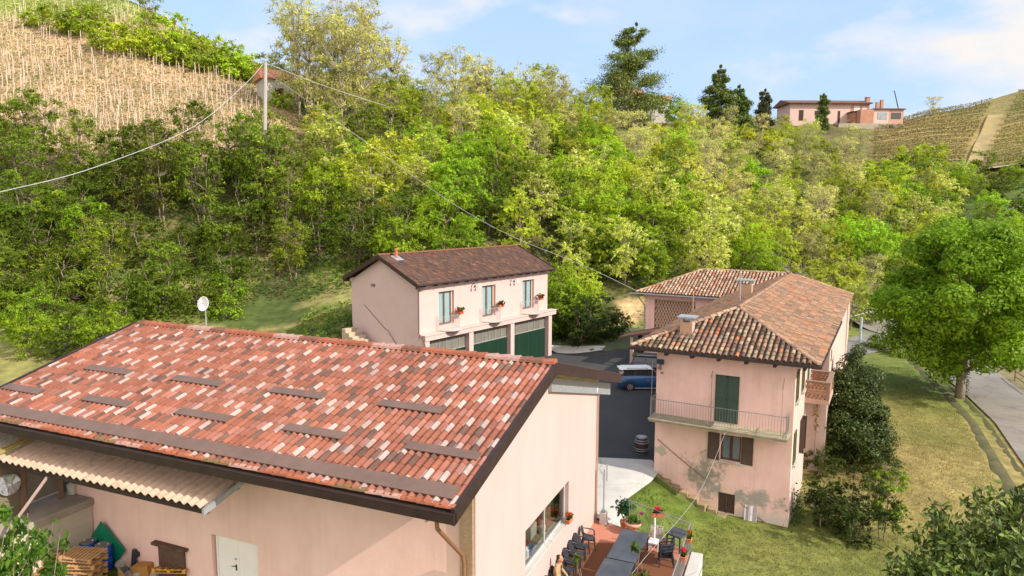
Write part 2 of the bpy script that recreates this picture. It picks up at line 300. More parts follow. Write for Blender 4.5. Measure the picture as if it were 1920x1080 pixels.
def vnoise(x,y,s,seed=0):
    x=np.asarray(x)/s+seed*17.3;y=np.asarray(y)/s+seed*9.1; xi=np.floor(x).astype(int);yi=np.floor(y).astype(int);u=x-xi;v=y-yi;u=u*u*(3-2*u);v=v*v*(3-2*v)
    h=lambda a,b:((np.sin(a*127.1+b*311.7+seed*74.7)*43758.5453)%1)
    return (h(xi,yi)*(1-u)+h(xi+1,yi)*u)*(1-v)+(h(xi,yi+1)*(1-u)+h(xi+1,yi+1)*u)*v
def ground_col(x,y,z):
    n=len(x); c=np.zeros((n,3)); n1=vnoise(x,y,6,1);n2=vnoise(x,y,2.2,2);n3=vnoise(x,y,18,3); t=x/np.maximum(y,10)
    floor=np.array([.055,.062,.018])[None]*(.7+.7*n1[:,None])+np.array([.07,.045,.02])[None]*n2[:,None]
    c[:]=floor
    grass=np.array([.10,.14,.02])[None]*(.75+.6*n1[:,None])
    dry=np.array([.24,.19,.065])[None]*(.75+.45*n2[:,None])
    s=(x-7.3)*.875-(y-35.6)*.485
    lawn=sm(s,-1,1)*(1-sm(z,.8,3.0))*(y>8)
    k=np.clip((n1*.5+n3*.7+sm(x,14,30)*.26-.47)*1.9,0,1)*(1-.75*sm(y,50,64)); lc=grass*(1-k[:,None])+dry*k[:,None]
    c=c*(1-lawn[:,None])+lc*lawn[:,None]
    yard=((z<1.5)&(s<0)&(y<75)); c[yard]=(np.array([.10,.14,.02])[None]*(.7+.6*n1[:,None]))[yard]
    # left slopes: shaded meadow low down, bare vineyard soil up
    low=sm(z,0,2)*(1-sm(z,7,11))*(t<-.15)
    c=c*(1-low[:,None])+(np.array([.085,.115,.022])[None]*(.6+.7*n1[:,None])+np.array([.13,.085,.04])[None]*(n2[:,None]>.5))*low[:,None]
    vl=sm(y-2.5*(vnoise(x,y,7,6)-.5),82,86)*sm(-t,.28,.34)*(1-sm(z,48,52))
    soil=np.array([.37,.24,.135])[None]*(.78+.45*n2[:,None]); c=c*(1-vl[:,None])+soil*vl[:,None]
    top=sm(z,46,51)*(t<-.1); c=c*(1-top[:,None])+np.array([.24,.26,.06])[None]*(.8+.4*n2[:,None])*top[:,None]
    # right vineyard hillside
    vr=sm(t,.50,.54)*sm(z,19,21.5)
    rs=np.array([.30,.20,.075])[None]*(.8+.4*n2[:,None])*(1-.45*n3[:,None]*np.array([1,.55,.8])[None]); c=c*(1-vr[:,None])+rs*vr[:,None]
    mid=sm(t,.50,.56)*sm(z,1,3)*(1-sm(z,18,21)); c=c*(1-mid[:,None])+np.array([.08,.12,.025])[None]*(.6+.8*n1[:,None])*mid[:,None]
    # dry slope in the middle crest
    dc=sm(t,.08,.11)*(1-sm(t,.2,.26))*sm(z,24,27); c=c*(1-.7*dc[:,None])+np.array([.42,.24,.09])[None]*.7*dc[:,None]
    cl=sm(t,.15,.17)*(1-sm(t,.185,.2))*sm(z,1.2,1.8)*(1-sm(z,3.2,4.4)); c=c*(1-cl[:,None])+np.array([.55,.38,.19])[None]*(.6+.7*n2[:,None])*cl[:,None]
    return c
nx,ny=len(gx),len(gy); me=bpy.data.meshes.new('terrain'); me.vertices.add(nx*ny); me.vertices.foreach_set('co',np.stack([fx,fy,Z],1).astype(np.float32).ravel())
ii=(np.arange(ny-1)[:,None]*nx+np.arange(nx-1)[None]).ravel(); Q=np.stack([ii,ii+1,ii+nx+1,ii+nx],1).astype(np.int32)
me.loops.add(Q.size); me.loops.foreach_set('vertex_index',Q.ravel()); me.polygons.add(len(Q)); me.polygons.foreach_set('loop_start',np.arange(0,Q.size,4,dtype=np.int32)); me.polygons.foreach_set('use_smooth',[True]*len(Q)); me.update(calc_edges=True)
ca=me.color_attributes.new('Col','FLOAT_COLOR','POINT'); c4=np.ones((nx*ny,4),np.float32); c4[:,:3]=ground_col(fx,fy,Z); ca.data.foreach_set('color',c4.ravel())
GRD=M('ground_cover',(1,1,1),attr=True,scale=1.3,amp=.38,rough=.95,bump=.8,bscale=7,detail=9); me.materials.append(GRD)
terr=bpy.data.objects.new('terrain',me); col.objects.link(terr); tag(terr,kind='structure')
def drape(name,pts_l,pts_r,mat,off,nn=60,kind='structure',across=5,crown=0):
    def rs(p):
        p=np.array(p,float); d=np.r_[0,np.cumsum(np.hypot(*np.diff(p,axis=0).T))]; t=np.linspace(0,d[-1],nn); return np.stack([np.interp(t,d,p[:,0]),np.interp(t,d,p[:,1])],1)
    a,b=rs(pts_l),rs(pts_r); vs=[];fs=[]
    for i in range(nn):
        zz=max(gz(*a[i]),gz(*b[i]),gz(*((a[i]+b[i])/2)))
        for k in range(across+1):
            p=a[i]+(b[i]-a[i])*k/across; vs.append((p[0],p[1],max(gz(p[0],p[1]),zz-.35)+off+crown*math.sin(math.pi*k/across)))
    for i in range(nn-1):
        for k in range(across): j=i*(across+1)+k; fs.append((j,j+1,j+across+2,j+across+1))
    mb=MB(); mb.add(vs,fs); o=mb.build(name,mat,smooth=True); tag(o,kind=kind); return o
ASPH=M('asphalt',(.028,.029,.029),(.046,.046,.045),.35,.85,.3,30,detail=9,spec=.5)
cracks(ASPH,.55,.012,(.06,.062,.06),(.05,.055,.034))
def slab(name,pts,z0,z1,mat,kind='structure',parent=None):
    return tag(MB().prism(pts,z0,z1).build(name,mat,parent),kind=kind)
ROADM=M('old_road',(.24,.21,.185),(.16,.145,.13),.5,.9,.3,18,detail=8,c3=(.21,.19,.16))
cracks(ROADM,.4,.012,(.09,.08,.07),(.28,.25,.2)); cracks(CONCP,.28,.006,(.2,.19,.17),(.36,.33,.28))
LANE=M('shaded_green_lane',(.10,.11,.055),(.065,.08,.035),.9,.9,.3,20)  # greenish lane, the shade lying over it put into the dark olive
# yard: gridded sheets that follow the ramp
def sheet(name,P,mat,off,step=.8):
    P=np.array(P,float); f=poly_in([tuple(p) for p in P]); x0,y0=P.min(0);x1,y1=P.max(0); from mathutils.geometry import delaunay_2d_cdt
    pts=[Vector(tuple(p)) for p in P]; n=len(pts); L=[]
    for i in range(n):
        a,b=P[i],P[(i+1)%n]; m=max(1,int(np.hypot(*(b-a))/step))
        for k in range(m): L.append(Vector(tuple(a+(b-a)*k/m)))
    edges=[(i,(i+1)%len(L)) for i in range(len(L))]
    for x in np.arange(x0+step/2,x1,step):
        for y in np.arange(y0+step/2,y1,step):
            if f(x,y): L.append(Vector((x,y)))
    v,e,fc,*_=delaunay_2d_cdt(L,edges,[],1,.01)
    mb=MB(); mb.add([(p.x,p.y,gz(p.x,p.y)+off) for p in v],[tuple(q) for q in fc]); return tag(mb.build(name,mat,smooth=True),kind='structure')
sheet('asphalt_yard',[(2.6,36.5),(7.9,36.1),(9.5,40),(15,49.5),(14,56),(12.3,61),(7.5,60.2),(3.6,62),(-6.5,48.6),(-8,44),(-2,38.5)],ASPH,.12)
sheet('lane',[(3.6,64.5),(4.2,62.6),(8.4,59.6),(12.2,60.6),(14,64),(14.5,70),(11,71),(7.2,66.5)],LANE,.145)
sheet('concrete_strip',[(3.2,63.6),(4.2,61.2),(8.0,60.0),(8.6,61.4),(5.2,63.2)],CONCP,.17)
sheet('concrete_apron',[(3.0,29.6),(3.75,29.35),(4.75,28.75),(5.25,29.4),(5.2,30.9),(7.2,33.8),(8.0,35.3),(7.75,36.3),(2.5,36.9)],CONCP,.145)
drape('road',[(20,16),(27,30),(33,42.8),(36.5,50),(39.2,57.4),(42.8,69),(44.6,79),(43,88),(38,96),(30,104)],[(24.5,14),(32,28),(38.2,41.5),(41.8,50),(45.2,58),(49.2,70),(51.2,80),(49.5,91),(43,101),(33,110)],ROADM,.10,90,across=6,crown=.05)
VERGE=M('verge_dirt',(.26,.19,.11),(.13,.13,.04),1.6,.95,.5,8)
drape('road_verge',[(38.2,41.5),(41.8,50),(45.2,58),(49.2,70),(51.2,80)],[(42,40),(45.5,49),(49,57.5),(53,69.5),(54.5,80)],VERGE,.06,50)
drape('gravel_drive',[(28.5,60.5),(31,64.5),(36,69.5),(44,75)],[(24,63),(28,68.5),(34,74),(43,81)],ROADM,.05,30)
BANK=M('earth_bank',(.13,.10,.05),(.05,.07,.02),1.3,.95,.8,6)
mb=MB()   # low earth bank between lawn and road
Lp=[(26.2,30),(32.3,42.9),(35.8,50.2),(38.6,57.6),(42,69),(43.8,79)]
pp=[];
for i in range(len(Lp)-1):
    for k in range(14): f=k/14; pp.append(((Lp[i][0]*(1-f)+Lp[i+1][0]*f),(Lp[i][1]*(1-f)+Lp[i+1][1]*f)))
vs=[];random.seed(3)
for i,(x,y) in enumerate(pp):
    d=Vector((pp[min(i+1,len(pp)-1)][0]-pp[max(i-1,0)][0],pp[min(i+1,len(pp)-1)][1]-pp[max(i-1,0)][1])).normalized(); nx_,ny_=-d.y,d.x
    for o_,h in ((1.7,-.05),(1.2,.10),(.75,.16),(.35,-.10),(0,.0),(-.35,.02)):
        jj=random.uniform(-.08,.08); vs.append((x+nx_*(o_+jj),y+ny_*(o_+jj),gz(x,y)+h+jj*.5))
mb.add(vs,[(i*6+k,i*6+k+1,i*6+k+7,i*6+k+6) for i in range(len(pp)-1) for k in range(5)]); tag(mb.build('earth_bank',BANK,smooth=True),kind='structure')
# ---------------- frames ----------------
class Fr:
    def __init__(s,x,y,rz): s.x,s.y,s.rz=x,y,rz; s.m=Matrix.Translation((x,y,0))@Matrix.Rotation(rz,4,'Z'); s.i=s.m.inverted()
    def on(s,px,py,n,c):
        d=s.i.to_3x3()@ray(px,py); p=s.i@Vector((0,0,CH)); n=Vector(n); return p+d*((c-n.dot(p))/n.dot(d))
    def w(s,u,v,z=0): return s.m@Vector((u,v,z))
HS=Fr(6.193,34.775,-.506); GA=Fr(-6.652,47.869,.905); BA=Fr(1.413,22.164,math.pi-.398)
def wallbox(mb,M_,u0,u1,z0,z1,v0,v1,ops=(),top=None):
    """wall along local u between v0 and v1 with rectangular openings (a,b,za,zb)"""
    us=sorted({u0,u1,*[o[0] for o in ops],*[o[1] for o in ops]})
    for a,b in zip(us,us[1:]):
        hs=sorted([(o[2],o[3]) for o in ops if o[0]<=a and o[1]>=b]); z=z0
        for h in hs:
            if h[0]>z: mb.box(a,b,v0,v1,z,h[0],M_=M_)
            z=h[1]
        if z1>z: mb.box(a,b,v0,v1,z,z1,M_=M_)
ROTY=Matrix(((0,-1,0,0),(1,0,0,0),(0,0,1,0),(0,0,0,1)))   # maps (a,b)->(-b,a): wall along v
def patchy(name,c,c2,patches,pc=(.36,.34,.29)):
    m=M(name,c,c2,1.2,.93,.25,22); t=m.node_tree; b=t.nodes['Principled BSDF']; src=b.inputs['Base Color'].links[0].from_socket
    tcn=t.nodes.new('ShaderNodeTexCoord'); n=t.nodes.new('ShaderNodeTexNoise'); n.inputs['Scale'].default_value=2.2; n.inputs['Detail'].default_value=9; n.inputs['Roughness'].default_value=.68; t.links.new(tcn.outputs['Object'],n.inputs['Vector'])
    for cen,rad,st,colr in patches:
        mpn=t.nodes.new('ShaderNodeMapping'); mpn.vector_type='TEXTURE'; mpn.inputs['Location'].default_value=cen; mpn.inputs['Scale'].default_value=rad; t.links.new(tcn.outputs['Object'],mpn.inputs[0])
        ln=t.nodes.new('ShaderNodeVectorMath'); ln.operation='LENGTH'; t.links.new(mpn.outputs[0],ln.inputs[0])
        s1=t.nodes.new('ShaderNodeMath'); s1.operation='MULTIPLY_ADD'; s1.inputs[1].default_value=3.6; t.links.new(n.outputs['Fac'],s1.inputs[0]); s1.inputs[2].default_value=-.8
        s2=t.nodes.new('ShaderNodeMath'); s2.operation='SUBTRACT'; t.links.new(s1.outputs[0],s2.inputs[0]); t.links.new(ln.outputs['Value'],s2.inputs[1])
        s3=t.nodes.new('ShaderNodeMath'); s3.operation='MULTIPLY'; s3.use_clamp=True; s3.inputs[1].default_value=st; t.links.new(s2.outputs[0],s3.inputs[0])
        mxn=t.nodes.new('ShaderNodeMix'); mxn.data_type='RGBA'; t.links.new(s3.outputs[0],mxn.inputs[0]); t.links.new(src,mxn.inputs[6]); mxn.inputs[7].default_value=(*colr,1); src=mxn.outputs[2]
    t.links.new(src,b.inputs['Base Color']); return m
def brickmat(name,c1,c2,mortar,scale=9,w_=.6,h=.28):
    m=bpy.data.materials.new(name); m.use_nodes=True; t=m.node_tree; b=t.nodes['Principled BSDF']; b.inputs['Roughness'].default_value=.9
    tcn=t.nodes.new('ShaderNodeTexCoord'); mpn=t.nodes.new('ShaderNodeMapping'); mpn.inputs['Rotation'].default_value=(math.pi/2,0,0); t.links.new(tcn.outputs['Object'],mpn.inputs[0])
    br=t.nodes.new('ShaderNodeTexBrick'); br.inputs['Scale'].default_value=scale*.45; br.inputs['Color1'].default_value=(*c1,1); br.inputs['Color2'].default_value=(*c2,1); br.inputs['Mortar'].default_value=(*mortar,1); br.inputs['Mortar Size'].default_value=.02
    t.links.new(mpn.outputs[0],br.inputs['Vector']); t.links.new(br.outputs[0],b.inputs['Base Color']); return m
BRICK=brickmat('yellow_brick',(.42,.29,.17),(.34,.22,.12),(.27,.22,.17)); REDBRICK=brickmat('red_brick',(.5,.29,.17),(.4,.2,.11),(.45,.38,.3),12)

# ================= WINERY BARN =================
barn=empty('barn',(BA.x,BA.y,0),BA.rz,'big pale pink barn in the foreground with a red, white and brown tiled roof','barn')
BS=(8.8-6.855)/7.186; rz_=lambda v:8.8-abs(v)*BS; Lb=19.57
th=math.atan(BS); cs,sn=math.cos(th),math.sin(th)
OFF=[0,3,0,4,1,4,1,5,2,5,2,0,3]; random.seed(11)
bcol={}
for i in range(90):
    for j in range(32):
        k=(j+OFF[i%13]+(i//13)*2)%6; e=random.random()
        if k==0 and (i+j)%9!=3 and e<.95: c=(.37,.27,.235)
        elif (k==5 and e<.55) or (k==3 and (i*5+j)%7==2): c=(.115,.062,.046)
        elif (i//2+j)%4==0: c=(.27,.11,.078)
        else: c=(.235,.082,.048)
        f=random.uniform(.80,1.18)*(.86+.28*float(vnoise(i*.23,j*.42,1.7,3))); bcol[i,j]=tuple(x*f for x in c)
wv=.2325; prof=[(-wv/2+wv*k/8,.078*max(0,math.sin(math.pi*min(1,(k/8)/.80)))) for k in range(9)]
mb=MB(); tiles(mb,(0,7.186,6.855),(1,0,0),(0,-cs,sn),wv,.42,lambda s,t:t<7.186/cs and s<Lb,prof,lambda i,j:bcol.get((i,j),(.31,.098,.05)),lift=.018,drop=.02,wmax=Lb,hmax=7.6)
BTILE=weather(M('barn_tile',(1,1,1),attr=True,scale=2.2,amp=.16,rough=.8,bump=.2,bscale=40),.34,None,(.17,.09,.065))
roof=mb.build('roof',BTILE,barn)
mb=MB()
for sg in (1,-1):
    v1=7.186 if sg>0 else -9.07
    for a,b in (((0,-.03),(Lb,-.03)),):
        mb.add([(0,0,8.8-.03),(Lb,0,8.8-.03),(Lb,v1,rz_(v1)-.03),(0,v1,rz_(v1)-.03),(0,0,8.8-.2),(Lb,0,8.8-.2),(Lb,v1,rz_(v1)-.2),(0,v1,rz_(v1)-.2)],[(0,1,2,3),(4,7,6,5),(0,3,7,4),(1,5,6,2),(3,2,6,7)])
mb.build('roof_deck',BROWNMETAL,roof)
mb=MB(); tiles(mb,(0,-9.07,rz_(9.07)),(1,0,0),(0,cs,sn),wv,.42,lambda s,t:t<9.07/cs and s<Lb,prof,lambda i,j:(.30,.10,.05),lift=.018,drop=.02,wmax=Lb,hmax=9.3); mb.build('rear_tiles',TILE,roof)
mb=MB(); ridge_caps(mb,(-.02,0,8.84),(Lb+.02,0,8.84),lambda i,j:[(.33,.11,.06),(.29,.10,.055),(.40,.24,.2),(.2,.09,.06)][(i*7)%11%4],r=.17,l=.42); mb.build('ridge_cap',TILE,roof)
mb=MB(); ridge_caps(mb,(-.02,7.19,6.865),(Lb,7.19,6.865),lambda i,j:[(.36,.115,.055),(.30,.10,.05),(.42,.24,.19),(.2,.12,.05)][(i*5)%9%4],r=.09,l=.5); mb.build('eave_edge',TILE,roof)
def onroof(u0,u1,v0,v1,h0,h1,mb):
    n=Vector((0,BS,1)).normalized(); vs=[]
    for h in (h0,h1):
        for v in (v0,v1):
            for u in (u0,u1): vs.append(Vector((u,v,rz_(v)))+n*h)
    mb.add(vs,[(0,1,3,2)[::-1],(4,5,7,6),(0,1,5,4),(2,6,7,3),(0,4,6,2),(1,3,7,5)])
mb=MB(); onroof(.12,Lb,6.52,7.0,.07,.10,mb); mb.build('eave_flashing',TAUPE,roof)
for u0,u1,v in [(2.3,4.52,3.5),(6.55,8.73,3.58),(10.8,13.07,3.66),(15.23,17.54,3.72),(.22,2.45,5.29),(4.47,6.63,5.34),(8.73,10.95,5.4),(13.05,15.24,5.48),(17.4,19.4,5.57)]:
    mb=MB(); onroof(u0,u1,v-.17,v+.17,.075,.11,mb); mb.build('vent_strip',TAUPE,roof)
for u in (-.10,Lb):
    for v0,v1 in ((0,7.32),(0,-9.12)):
        mb=MB(); vs=[(uu,v,rz_(v)+h) for uu in (u,u+.10) for v in (v0,v1) for h in (-.34,.075)]
        mb.add(vs,[(0,1,3,2),(4,6,7,5),(0,4,5,1),(2,3,7,6),(1,5,7,3),(0,2,6,4)]); mb.build('rake_board',BROWNMETAL,roof)
mb=MB(); mb.box(-.1,Lb,7.2,7.36,6.5,6.78); mb.box(-.02,Lb,7.0,7.2,6.44,6.60); mb.build('gutter',BROWNMETAL,barn,.02)
mb=MB(); # soffit
mb.add([(0.05,7.0,6.58),(Lb,7.0,6.58),(Lb,4.9,7.25),(0.05,4.9,7.25)],[(0,1,2,3)]); mb.build('soffit',DARKWOOD,barn)
# walls
wm=MB(); wallbox(wm,None,.85,19.2,-.5,7.3,4.6,4.9,[(8.36,10.33,1.0,3.12)])
wm.box(.85,19.2,-7.4,-7.1,-.5,6.55); wm.box(18.9,19.2,-7.1,4.6,-.5,6.5)
wall=wm.build('wall',BARNPINK,barn)
gm=MB()
wv0,wv1,wz0,wz1=-3.4,1.16,1.85,3.42
vsn=[-7.4,wv0,0,wv1,4.9]
def gp(v0,v1,za0,za1,zb0,zb1):
    gm.add([(u,v,z) for u in (.54,.84) for v,z in ((v0,za0),(v1,za1),(v1,zb1),(v0,zb0))],[(0,3,2,1)[::-1],(4,5,6,7)[::-1],(0,1,5,4),(2,3,7,6),(1,2,6,5),(0,4,7,3)])
T=lambda v:rz_(v)-.22
gp(-7.4,wv0,-.5,-.5,T(-7.4),T(wv0)); gp(wv0,0,wz1,wz1,T(wv0),T(0)); gp(0,wv1,wz1,wz1,T(0),T(wv1)); gp(wv0,wv1,-.5,-.5,wz0,wz0); gp(wv1,4.9,-.5,-.5,T(wv1),T(4.9))
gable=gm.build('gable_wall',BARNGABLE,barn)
mb=MB(); mb.box(.50,.56,-7.44,-7.22,-.3,6.3); mb.box(.47,.57,-7.36,-7.30,.1,6.2); mb.build('corner_trim',M('trim_brown',(.45,.30,.23),(.38,.25,.19),3),barn)
mb=MB(); mb.box(.60,1.0,4.9,4.965,-.3,6.2); mb.build('brick_pillar',BRICK,barn)
# flashing and insulation under the far rake
mb=MB(); z_=lambda v,h:(.44,v,rz_(v)+h)
vs=[(u,v,rz_(v)+h) for u in (.40,.53) for v in (-.9,-9.0) for h in (-.95,-.42)]; mb.add(vs,[(0,1,3,2),(4,6,7,5),(0,4,5,1),(2,3,7,6),(1,5,7,3),(0,2,6,4)]); mb.build('flashing',ZINC,barn)
mb=MB()
for k in range(5):
    v=-1.1-k*1.0; mb.add([(u,vv,rz_(vv)+h) for u in (.1,.45) for vv in (v,v-.8) for h in (-.41,-.22)],[(0,1,3,2),(4,6,7,5),(0,4,5,1),(2,3,7,6),(1,5,7,3),(0,2,6,4)])
mb.build('insulation',M('yellow_insulation',(.55,.42,.12),(.45,.34,.1),4),barn)
# gable window with things inside
win=MB(); 
for a,b,c,d in ((wv0,wv1,wz0,wz0+.06),(wv0,wv1,wz1-.06,wz1),(wv0,wv0+.07,wz0,wz1),(wv1-.07,wv1,wz0,wz1),(-1.15,-1.09,wz0,wz1)): win.box(.70,.76,a,b,c,d)
wobj=win.build('window',M('pale_frame',(.5,.48,.45)),barn)
mb=MB(); mb.box(.725,.735,wv0+.07,-1.15,wz0+.06,wz1-.06); mb.build('pane',CLEAR,wobj); mb=MB(); mb.box(.725,.735,-1.09,wv1-.07,wz0+.06,wz1-.06); mb.build('pane',CLEAR,wobj)
mb=MB(); mb.box(.50,.70,wv0-.05,wv1+.05,wz0-.06,wz0+.005); mb.build('sill',CONCP,wobj)
mb=MB(); mb.box(.9,2.3,wv0-.2,wv1+.2,wz0-.12,wz0-.06); mb.box(2.3,2.4,-4,2,-.4,3.4); mb.build('inner_shelf',M('shelf_wood',(.22,.15,.09),(.3,.24,.15),4),wobj)
def thing_mesh(mb,name,mat,fr,label,cat,group=None,bevel=0,smooth=False):
    o=mb.build(name,mat,None,bevel,smooth); o.matrix_world=fr.m if fr else Matrix.Identity(4); return tag(o,label,cat,group)
def bxs(fr,name,mat,dims,label,cat,group=None,bevel=.01): return thing_mesh(MB().box(*dims),name,mat,fr,label,cat,group,bevel)
mb=MB(); M4=Matrix.Translation((1.15,.75,1.79))@Matrix.Rotation(.3,4,'Z'); mb.box(-.2,.2,-.22,.22,0,.34,M_=M4); mb.add([M4@Vector(p) for p in ((-.2,-.22,.34),(.2,-.22,.34),(.28,-.4,.45),(-.12,-.4,.45))],[(0,1,2,3)])
thing_mesh(mb,'cardboard_box',M('grey_card',(.42,.45,.44),(.36,.38,.38)),BA,'open pale grey carton behind the barn window','carton')
mb=MB(); mb.lathe([(.1,0),(.11,.05),(.11,.3),(.05,.38),(.05,.42)],14,(1.0,-.05,1.79)); mb.box(.97,1.03,-.2,-.1,2.0,2.15); thing_mesh(mb,'white_jug',WHITE,BA,'white plastic jug behind the barn window','jug',smooth=False)
mb=MB(); mb.lathe([(.12,0),(.13,.03),(.13,.3),(.06,.4),(.06,.46)],14,(1.1,-2.0,1.79)); mb.box(1.3,1.7,-1.9,-1.3,1.79,2.25); thing_mesh(mb,'wrapped_carton',M('cream_card',(.5,.44,.36),(.42,.36,.28)),BA,'cream carton and canister deep behind the barn window','carton')
mb=MB(); 
for k,(c,y) in enumerate((((.03,.12,.25),.2),((.1,.05,.25),.28),((.02,.2,.15),.12),((.35,.05,.05),.36))): mb.box(.85+k*.07,1.05+k*.07,-.75+y*.2,-.35+y*.6,1.79+k*.03,1.95+k*.05,c=c)
thing_mesh(mb,'bottle_bags',ATTR,BA,'blue and purple bags lying behind the barn window','bags')
mb=MB(); mb.box(.86,1.05,-.72,-.4,1.79,1.97); thing_mesh(mb,'small_carton',M('brown_card',(.42,.28,.14),(.35,.23,.11)),BA,'small open brown carton behind the barn window','carton',bevel=.01)
mb=MB(); mb.box(1.2,1.9,-3.2,-2.5,1.79,2.5); thing_mesh(mb,'wooden_case',M('brown_case',(.16,.09,.05),(.2,.12,.07)),BA,'dark brown case at the far end behind the barn window','case',bevel=.01)
# door
WDOOR=M('warm_white_door',(.84,.80,.75),(.78,.74,.69),2,.5); dr=MB(); dr.box(9.36,10.20,4.68,4.74,1.0,3.08); d1=dr.build('door',WDOOR,barn,.008); dr=MB(); dr.box(8.42,9.345,4.68,4.74,1.0,3.08); dr.box(8.36,8.42,4.66,4.78,1.0,3.12); dr.box(10.20,10.27,4.66,4.78,1.0,3.12); dr.box(9.30,9.36,4.73,4.76,1.0,3.08); d2=dr.build('door',WDOOR,barn,.008)
mb=MB(); mb.box(9.42,9.46,4.74,4.77,1.95,2.15); mb.cyl((9.44,4.78,2.1),(9.58,4.82,2.1),.012); mb.build('handle',BLACKPL,d1); mb=MB(); mb.cyl((9.45,4.74,2.35),(9.45,4.77,2.35),.035,n=12); mb.build('lock',ZINC,d1)
# lamps, downpipe
mb=MB(); mb.lathe([(.02,-.16),(.09,-.12),(.10,0),(.09,.12),(.02,.16)],12,(.46,-6.77,6.2)); mb.build('wall_lamp',M('lamp_grey',(.4,.36,.34),(.6,.56,.52),6),barn,smooth=True)
COPPER=M('copper_pipe',(.30,.15,.08),(.25,.12,.065),3,.5,metal=.2)
mb=MB(); mb.tube([(.52,7.12,6.55),(.50,7.1,6.2),(.84,5.10,4.45),(.82,5.05,4.2),(.80,5.05,1.0)],.055,10); mb.build('downpipe',COPPER,barn)
mb=MB(); mb.cyl((.9,6.9,6.6),(.95,6.0,6.0),.03); mb.box(.9,.96,6.1,6.9,6.2,6.5); mb.build('bracket',ZINC,barn)
# satellite dish
weather(BRICK,.3,None,(.2,.17,.13)); dish=empty('satellite_dish',BA.w(15.5,-.12,8.8),BA.rz,'white round satellite dish on a thin mast above the barn ridge','satellite dish')
mb=MB(); mb.cyl((0,0,-.1),(0,0,1.0),.025); mb.build('mast',ZINC,dish)
mb=MB(); Md=Matrix.Translation((0,.08,1.12))@Matrix.Rotation(R(-78),4,'X'); mb.lathe([(.01,-.06),(.16,-.045),(.27,-.01),(.31,.03),(.30,.04),(.26,.005),(.16,-.03),(.01,-.045)],24,M_=Md); mb.build('dish',WHITE,dish,smooth=True)
mb=MB(); mb.cyl(Md@Vector((0,0,-.04)),Md@Vector((0,-.05,.3)),.012); mb.lathe([(.03,0),(.03,.08)],10,M_=Matrix.Translation((Md@Vector((0,-.05,.3))))); mb.build('receiver_arm',ZINC,dish)

# corrugated awning
awn=empty('corrugated_awning',(BA.x,BA.y,0),BA.rz,'corrugated awning under the long gutter of the big barn, tan with a grey end','awning')
def corr(u0,u1,name,mat,dv=0):
    mb=MB(); nn=int((u1-u0)/.31*8); vs=[]
    for k in range(nn+1):
        u=u0+(u1-u0)*k/nn; h=.045*math.cos(2*math.pi*(u-u0)/.31)
        for v,z in ((6.15,5.88),(6.8,5.74),(7.48+dv,5.6)): vs.append((u,v,z+h+dv*.3))
    n0=len(vs); vs+=[(a,b,c-.015) for a,b,c in vs]
    fs=[]
    for k in range(nn):
        for q in range(2): j=k*3+q; fs.append((j,j+1,j+4,j+3)); fs.append((n0+j,n0+j+3,n0+j+4,n0+j+1))
        j=k*3+2; fs.append((j,n0+j,n0+j+3,j+3))
    mb.add(vs,fs); return mb.build(name,mat,awn,smooth=True)
corr(7.72,17.0,'sheet',M('tan_sheet',(.47,.35,.25),(.33,.25,.17),3.5,.9,.3,25,c3=(.52,.36,.26)))
corr(17.25,21.5,'sheet',M('lichen_sheet',(.36,.33,.25),(.2,.18,.13),7,.95,.4,30,c3=(.42,.38,.3)),.03)
mb=MB(); mb.box(7.72,21.5,7.28,7.42,5.36,5.53); mb.box(7.72,21.5,6.15,6.25,5.62,5.8); mb.build('beam',BROWNMETAL,awn)
mb=MB()
mb.add([(u,v,z+h) for u in (7.60,7.68) for v,z in ((6.1,5.88),(7.6,5.55)) for h in (-.12,.06)],[(0,1,3,2),(4,6,7,5),(0,4,5,1),(2,3,7,6),(1,5,7,3),(0,2,6,4)]); mb.build('end_board',ZINC,awn)
mb=MB(); mb.box(7.55,7.75,4.9,6.2,5.8,5.9); mb.box(21.3,21.5,4.9,6.2,5.8,5.9); mb.box(14,14.1,4.9,6.2,5.8,5.9); mb.build('bracket',ZINC,awn)
mb=MB(); a=BA.on(92,893,(0,1,0),7.35); b=BA.on(18,992,(0,1,0),8.3); mb.cyl(a+Vector((0,0,.05)),b,.05,n=8); mb.build('strut',M('strut_wood',(.36,.27,.24),(.3,.22,.19)),awn)
for k,(du,l) in enumerate(((0,1.5),(.18,1.25))):
    mb=MB(); mb.box(-.06,.06,0,l,0,.07,M_=Matrix.Translation((16.95+du,6.22+k*.1,5.95))@Matrix.Rotation(R(-9),4,'X')@Matrix.Rotation(.02,4,'Z'))
    thing_mesh(mb,'plank',M('mossy_plank',(.38,.28,.09),(.25,.19,.07),5),BA,['longer mossy plank lying across the corrugated awning','shorter mossy plank lying beside the longer one on the awning'][k],'plank')
# concrete platform with the shed on it
plat=empty('concrete_platform',(BA.x,BA.y,0),BA.rz,'pale concrete platform against the barn below the awning','platform')
mb=MB(); mb.box(16.1,24,4.92,8.6,.6,3.12); mb.build('base',M('board_concrete',(.50,.44,.34),(.42,.37,.29),1.2,.92,.3,20,stretch=(1,.4,3)),plat,.02); mb=MB(); mb.box(16.0,24,4.92,8.72,3.12,3.4); mb.build('top_slab',M('grey_cement',(.26,.22,.18),(.34,.3,.25),1.5,.9),plat,.04)
q1=BA.on(46,962,(0,0,1),3.4); q2=BA.on(114,935,(0,0,1),3.4); us=(q1.x+q2.x)/2
shed=empty('lean_to_shed',(BA.x,BA.y,0),BA.rz,'small lean-to with grey panels and brown posts on the concrete platform','shed')
for q in (q1,q2): mb=MB(); mb.box(us-.07,us+.07,q.y-.07,q.y+.07,3.4,5.55); mb.build('post',M('post_brown',(.22,.13,.08),(.18,.11,.07)),shed)
